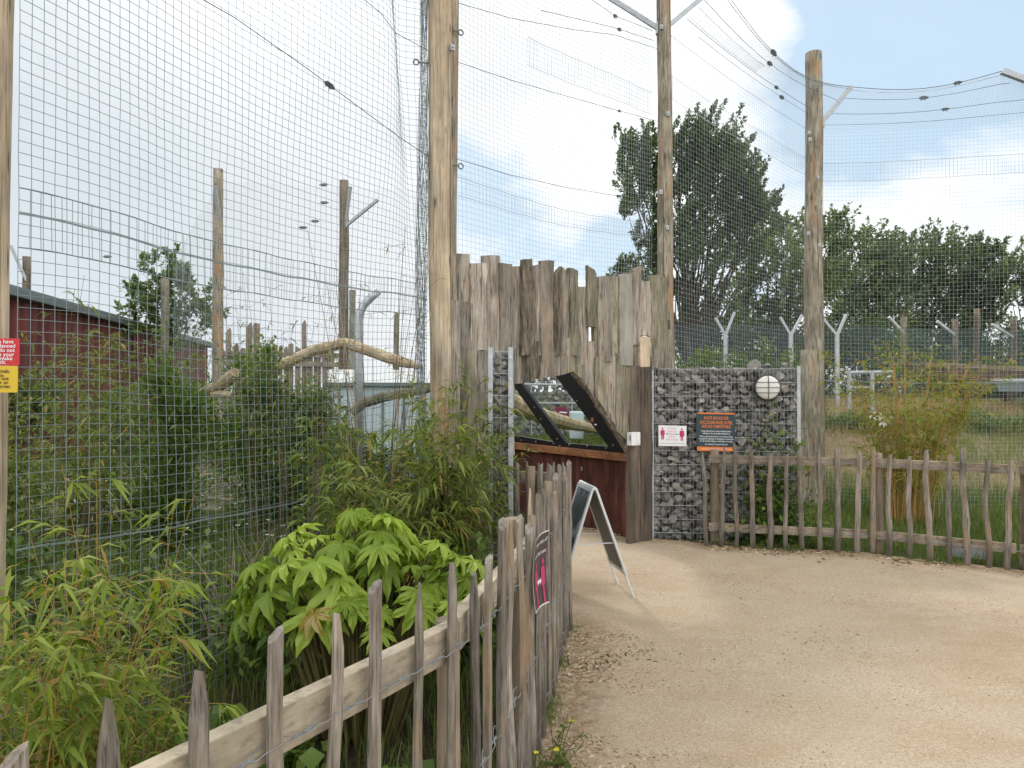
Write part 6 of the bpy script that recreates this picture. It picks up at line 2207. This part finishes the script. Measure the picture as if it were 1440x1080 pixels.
def inner():
    y = random.uniform(5.8, 15); x = random.uniform(-.42 * y - 3.0, -.12 * y)
    if x > -2.06 + .496 * (y - 2.9) - .2: return None
    if noise.noise(Vector((x * .5, y * .5, 8))) < -.05: return None
    if x < -3.6 and y > 8.4 and random.random() < .8: return None
    return (x, y, 0)


blades('enclosure_grass', pts_in(11000, inner), .22, .010, M['grass'], .7, label='green herbs and grass on the ground inside the left enclosure', cat='grass')


def inner2():
    y = 9.5 + 15 * random.random() ** .7; x = random.uniform(-.1 * y, .2 * y)
    return (x, y, hgt(x, y))


gq, dq = split(pts_in(9000, inner2), .4, 0.0)
blades('lawn_grass', np.concatenate([gq, dq]), .14, .014, M['meadow_green'], .7, label='yellowish green grass seen through the viewing glass', cat='grass')
def tufts():
    if random.random() < .6:
        s_ = random.random() * sum(lens); b, t = lineB(s_); f = Vector((t.y, -t.x, 0))
        k = noise.noise(Vector((s_ * 2.2, 0, 4)))
        if k < .0: return None
        p = b + f * random.gauss(-.03, .07)
    else:
        s_ = random.random() * L2; p = line2(s_)
        if noise.noise(Vector((s_ * 3.0, 7, 4))) < .12: return None
        p = p + path_face * random.gauss(.0, .035)
    return (p.x, p.y, .008)


blades('tuft_grass', pts_in(1500, tufts), .075, .005, M['grass'], .9, label='short grass tufts growing along the feet of the picket fences', cat='grass')
# daisies
pd = pts_in(520, lambda: (lambda y, x: (x, y, random.uniform(.12, .4)) if x < -1.8 and noise.noise(Vector((x * .6, y * .6, 3))) > -.1 else None)(random.uniform(6.5, 13), random.uniform(-9.5, -2.2)))
B = np.repeat(pd, 6, 0); an = np.tile(np.arange(6) * 1.047, len(pd)); D = np.stack([np.cos(an), np.sin(an), np.full(len(an), .25)], 1)
V, F = leaves(B, D, .028, .02, 'quad')
o = mk('daisies', V, F, M['petal_white']); props(o, 'white daisies scattered over the ground inside the left enclosure', 'daisies', kind='stuff')

# ------------------------------------------------------------------ light
SUN_AZ, SUN_EL = R(-24), R(40)
sv = Vector((math.sin(SUN_AZ) * math.cos(SUN_EL), math.cos(SUN_AZ) * math.cos(SUN_EL), math.sin(SUN_EL)))
ld = bpy.data.lights.new('sun', 'SUN'); ld.energy = 1.7; ld.angle = R(7); ld.color = (1, .95, .88)
lo = bpy.data.objects.new('sun', ld); COL.objects.link(lo)
lo.rotation_euler = (-sv).to_track_quat('-Z', 'Y').to_euler()

w = bpy.data.worlds.new('World'); scene.world = w; w.use_nodes = True
nt = w.node_tree
for n in list(nt.nodes): nt.nodes.remove(n)
out = nt.nodes.new('ShaderNodeOutputWorld')
sky = node(nt, 'ShaderNodeTexSky', sky_type='NISHITA', sun_disc=False, sun_elevation=SUN_EL, sun_rotation=SUN_AZ, air_density=1.0, dust_density=1.2, ozone_density=1.2)
tc = node(nt, 'ShaderNodeTexCoord')
vec = tc.outputs['Generated']
mp_ = node(nt, 'ShaderNodeMapping'); mp_.inputs['Scale'].default_value = (1, 1, 1.9); mp_.inputs['Location'].default_value = (.3, .1, .2)
nt.links.new(vec, mp_.inputs['Vector'])
n1 = noise_n(nt, mp_.outputs[0], 2.6, 9, .58, .35)
n2 = noise_n(nt, mp_.outputs[0], 1.5, 6, .55, .2)
n3 = noise_n(nt, mp_.outputs[0], 5.5, 6, .6, .2)


def lobe(x, y, k):
    d = ray(x, y).normalized()
    dp = nt.nodes.new('ShaderNodeVectorMath'); dp.operation = 'DOT_PRODUCT'
    nt.links.new(vec, dp.inputs[0]); dp.inputs[1].default_value = d
    return math_n(nt, 'POWER', math_n(nt, 'MAXIMUM', dp.outputs['Value'], 0.0), k)


dens = math_n(nt, 'ADD', math_n(nt, 'MULTIPLY', n1, 1.25), -.02)
for x, y, k, a in ((1330, 20, 45, .55), (1180, 50, 90, .18), (1420, 150, 80, .15), (760, 190, 80, .26), (690, 330, 130, .26), (890, 345, 250, .34), (1130, 270, 130, .28), (1060, 420, 300, .1)):
    dens = math_n(nt, 'SUBTRACT', dens, math_n(nt, 'MULTIPLY', lobe(x, y, k), a))
for x, y, k, a in ((300, 100, 6, .30), (1300, 280, 60, .25), (820, 260, 160, .22), (1000, 100, 90, .2)):
    dens = math_n(nt, 'ADD', dens, math_n(nt, 'MULTIPLY', lobe(x, y, k), a))
cov = ramp(nt, dens, [(.38, (.12, .12, .12)), (.56, (1, 1, 1))])
shade = ramp(nt, math_n(nt, 'ADD', math_n(nt, 'MULTIPLY', n2, .75), math_n(nt, 'MULTIPLY', n3, .35)), [(.36, (.76, .84, .91)), (.50, (.92, .96, 1.0)), (.62, (1.14, 1.14, 1.15))])
glow = math_n(nt, 'ADD', math_n(nt, 'MULTIPLY', lobe(330, -60, 22), .3), math_n(nt, 'MULTIPLY', lobe(330, -60, 120), .8))
glow = math_n(nt, 'ADD', glow, math_n(nt, 'MULTIPLY', math_n(nt, 'ADD', lobe(1300, 300, 40), lobe(870, 230, 60)), .22))
back_fill = nt.nodes.new('ShaderNodeVectorMath'); back_fill.operation = 'DOT_PRODUCT'; nt.links.new(vec, back_fill.inputs[0]); back_fill.inputs[1].default_value = (.25, -.85, .46)  # added sky brightness behind the camera, fill for camera-facing surfaces
glow = math_n(nt, 'ADD', glow, math_n(nt, 'MULTIPLY', math_n(nt, 'MAXIMUM', back_fill.outputs['Value'], 0.0), 1.15))
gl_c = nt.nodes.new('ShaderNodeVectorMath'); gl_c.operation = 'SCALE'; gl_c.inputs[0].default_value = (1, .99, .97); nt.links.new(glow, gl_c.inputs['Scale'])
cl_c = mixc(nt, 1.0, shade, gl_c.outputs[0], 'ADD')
greyl = lobe(110, 290, 9)
cl_c = mixc(nt, math_n(nt, 'MULTIPLY', greyl, .8), cl_c, (.62, .70, .77))
skys = nt.nodes.new('ShaderNodeVectorMath'); skys.operation = 'SCALE'; skys.inputs['Scale'].default_value = .125
nt.links.new(sky.outputs[0], skys.inputs[0])
hz = mixc(nt, .75, skys.outputs[0], (.61, .83, 1.02))
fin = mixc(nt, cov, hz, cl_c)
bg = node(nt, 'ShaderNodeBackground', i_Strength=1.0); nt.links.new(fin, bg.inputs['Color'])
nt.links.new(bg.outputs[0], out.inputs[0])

scene.view_settings.view_transform = 'Standard'
scene.view_settings.look = 'None'
scene.view_settings.exposure = 0
scene.view_settings.gamma = 1
scene.render.engine = 'CYCLES'
scene.cycles.max_bounces = 8
scene.cycles.transparent_max_bounces = 16
scene.cycles.use_denoising = True
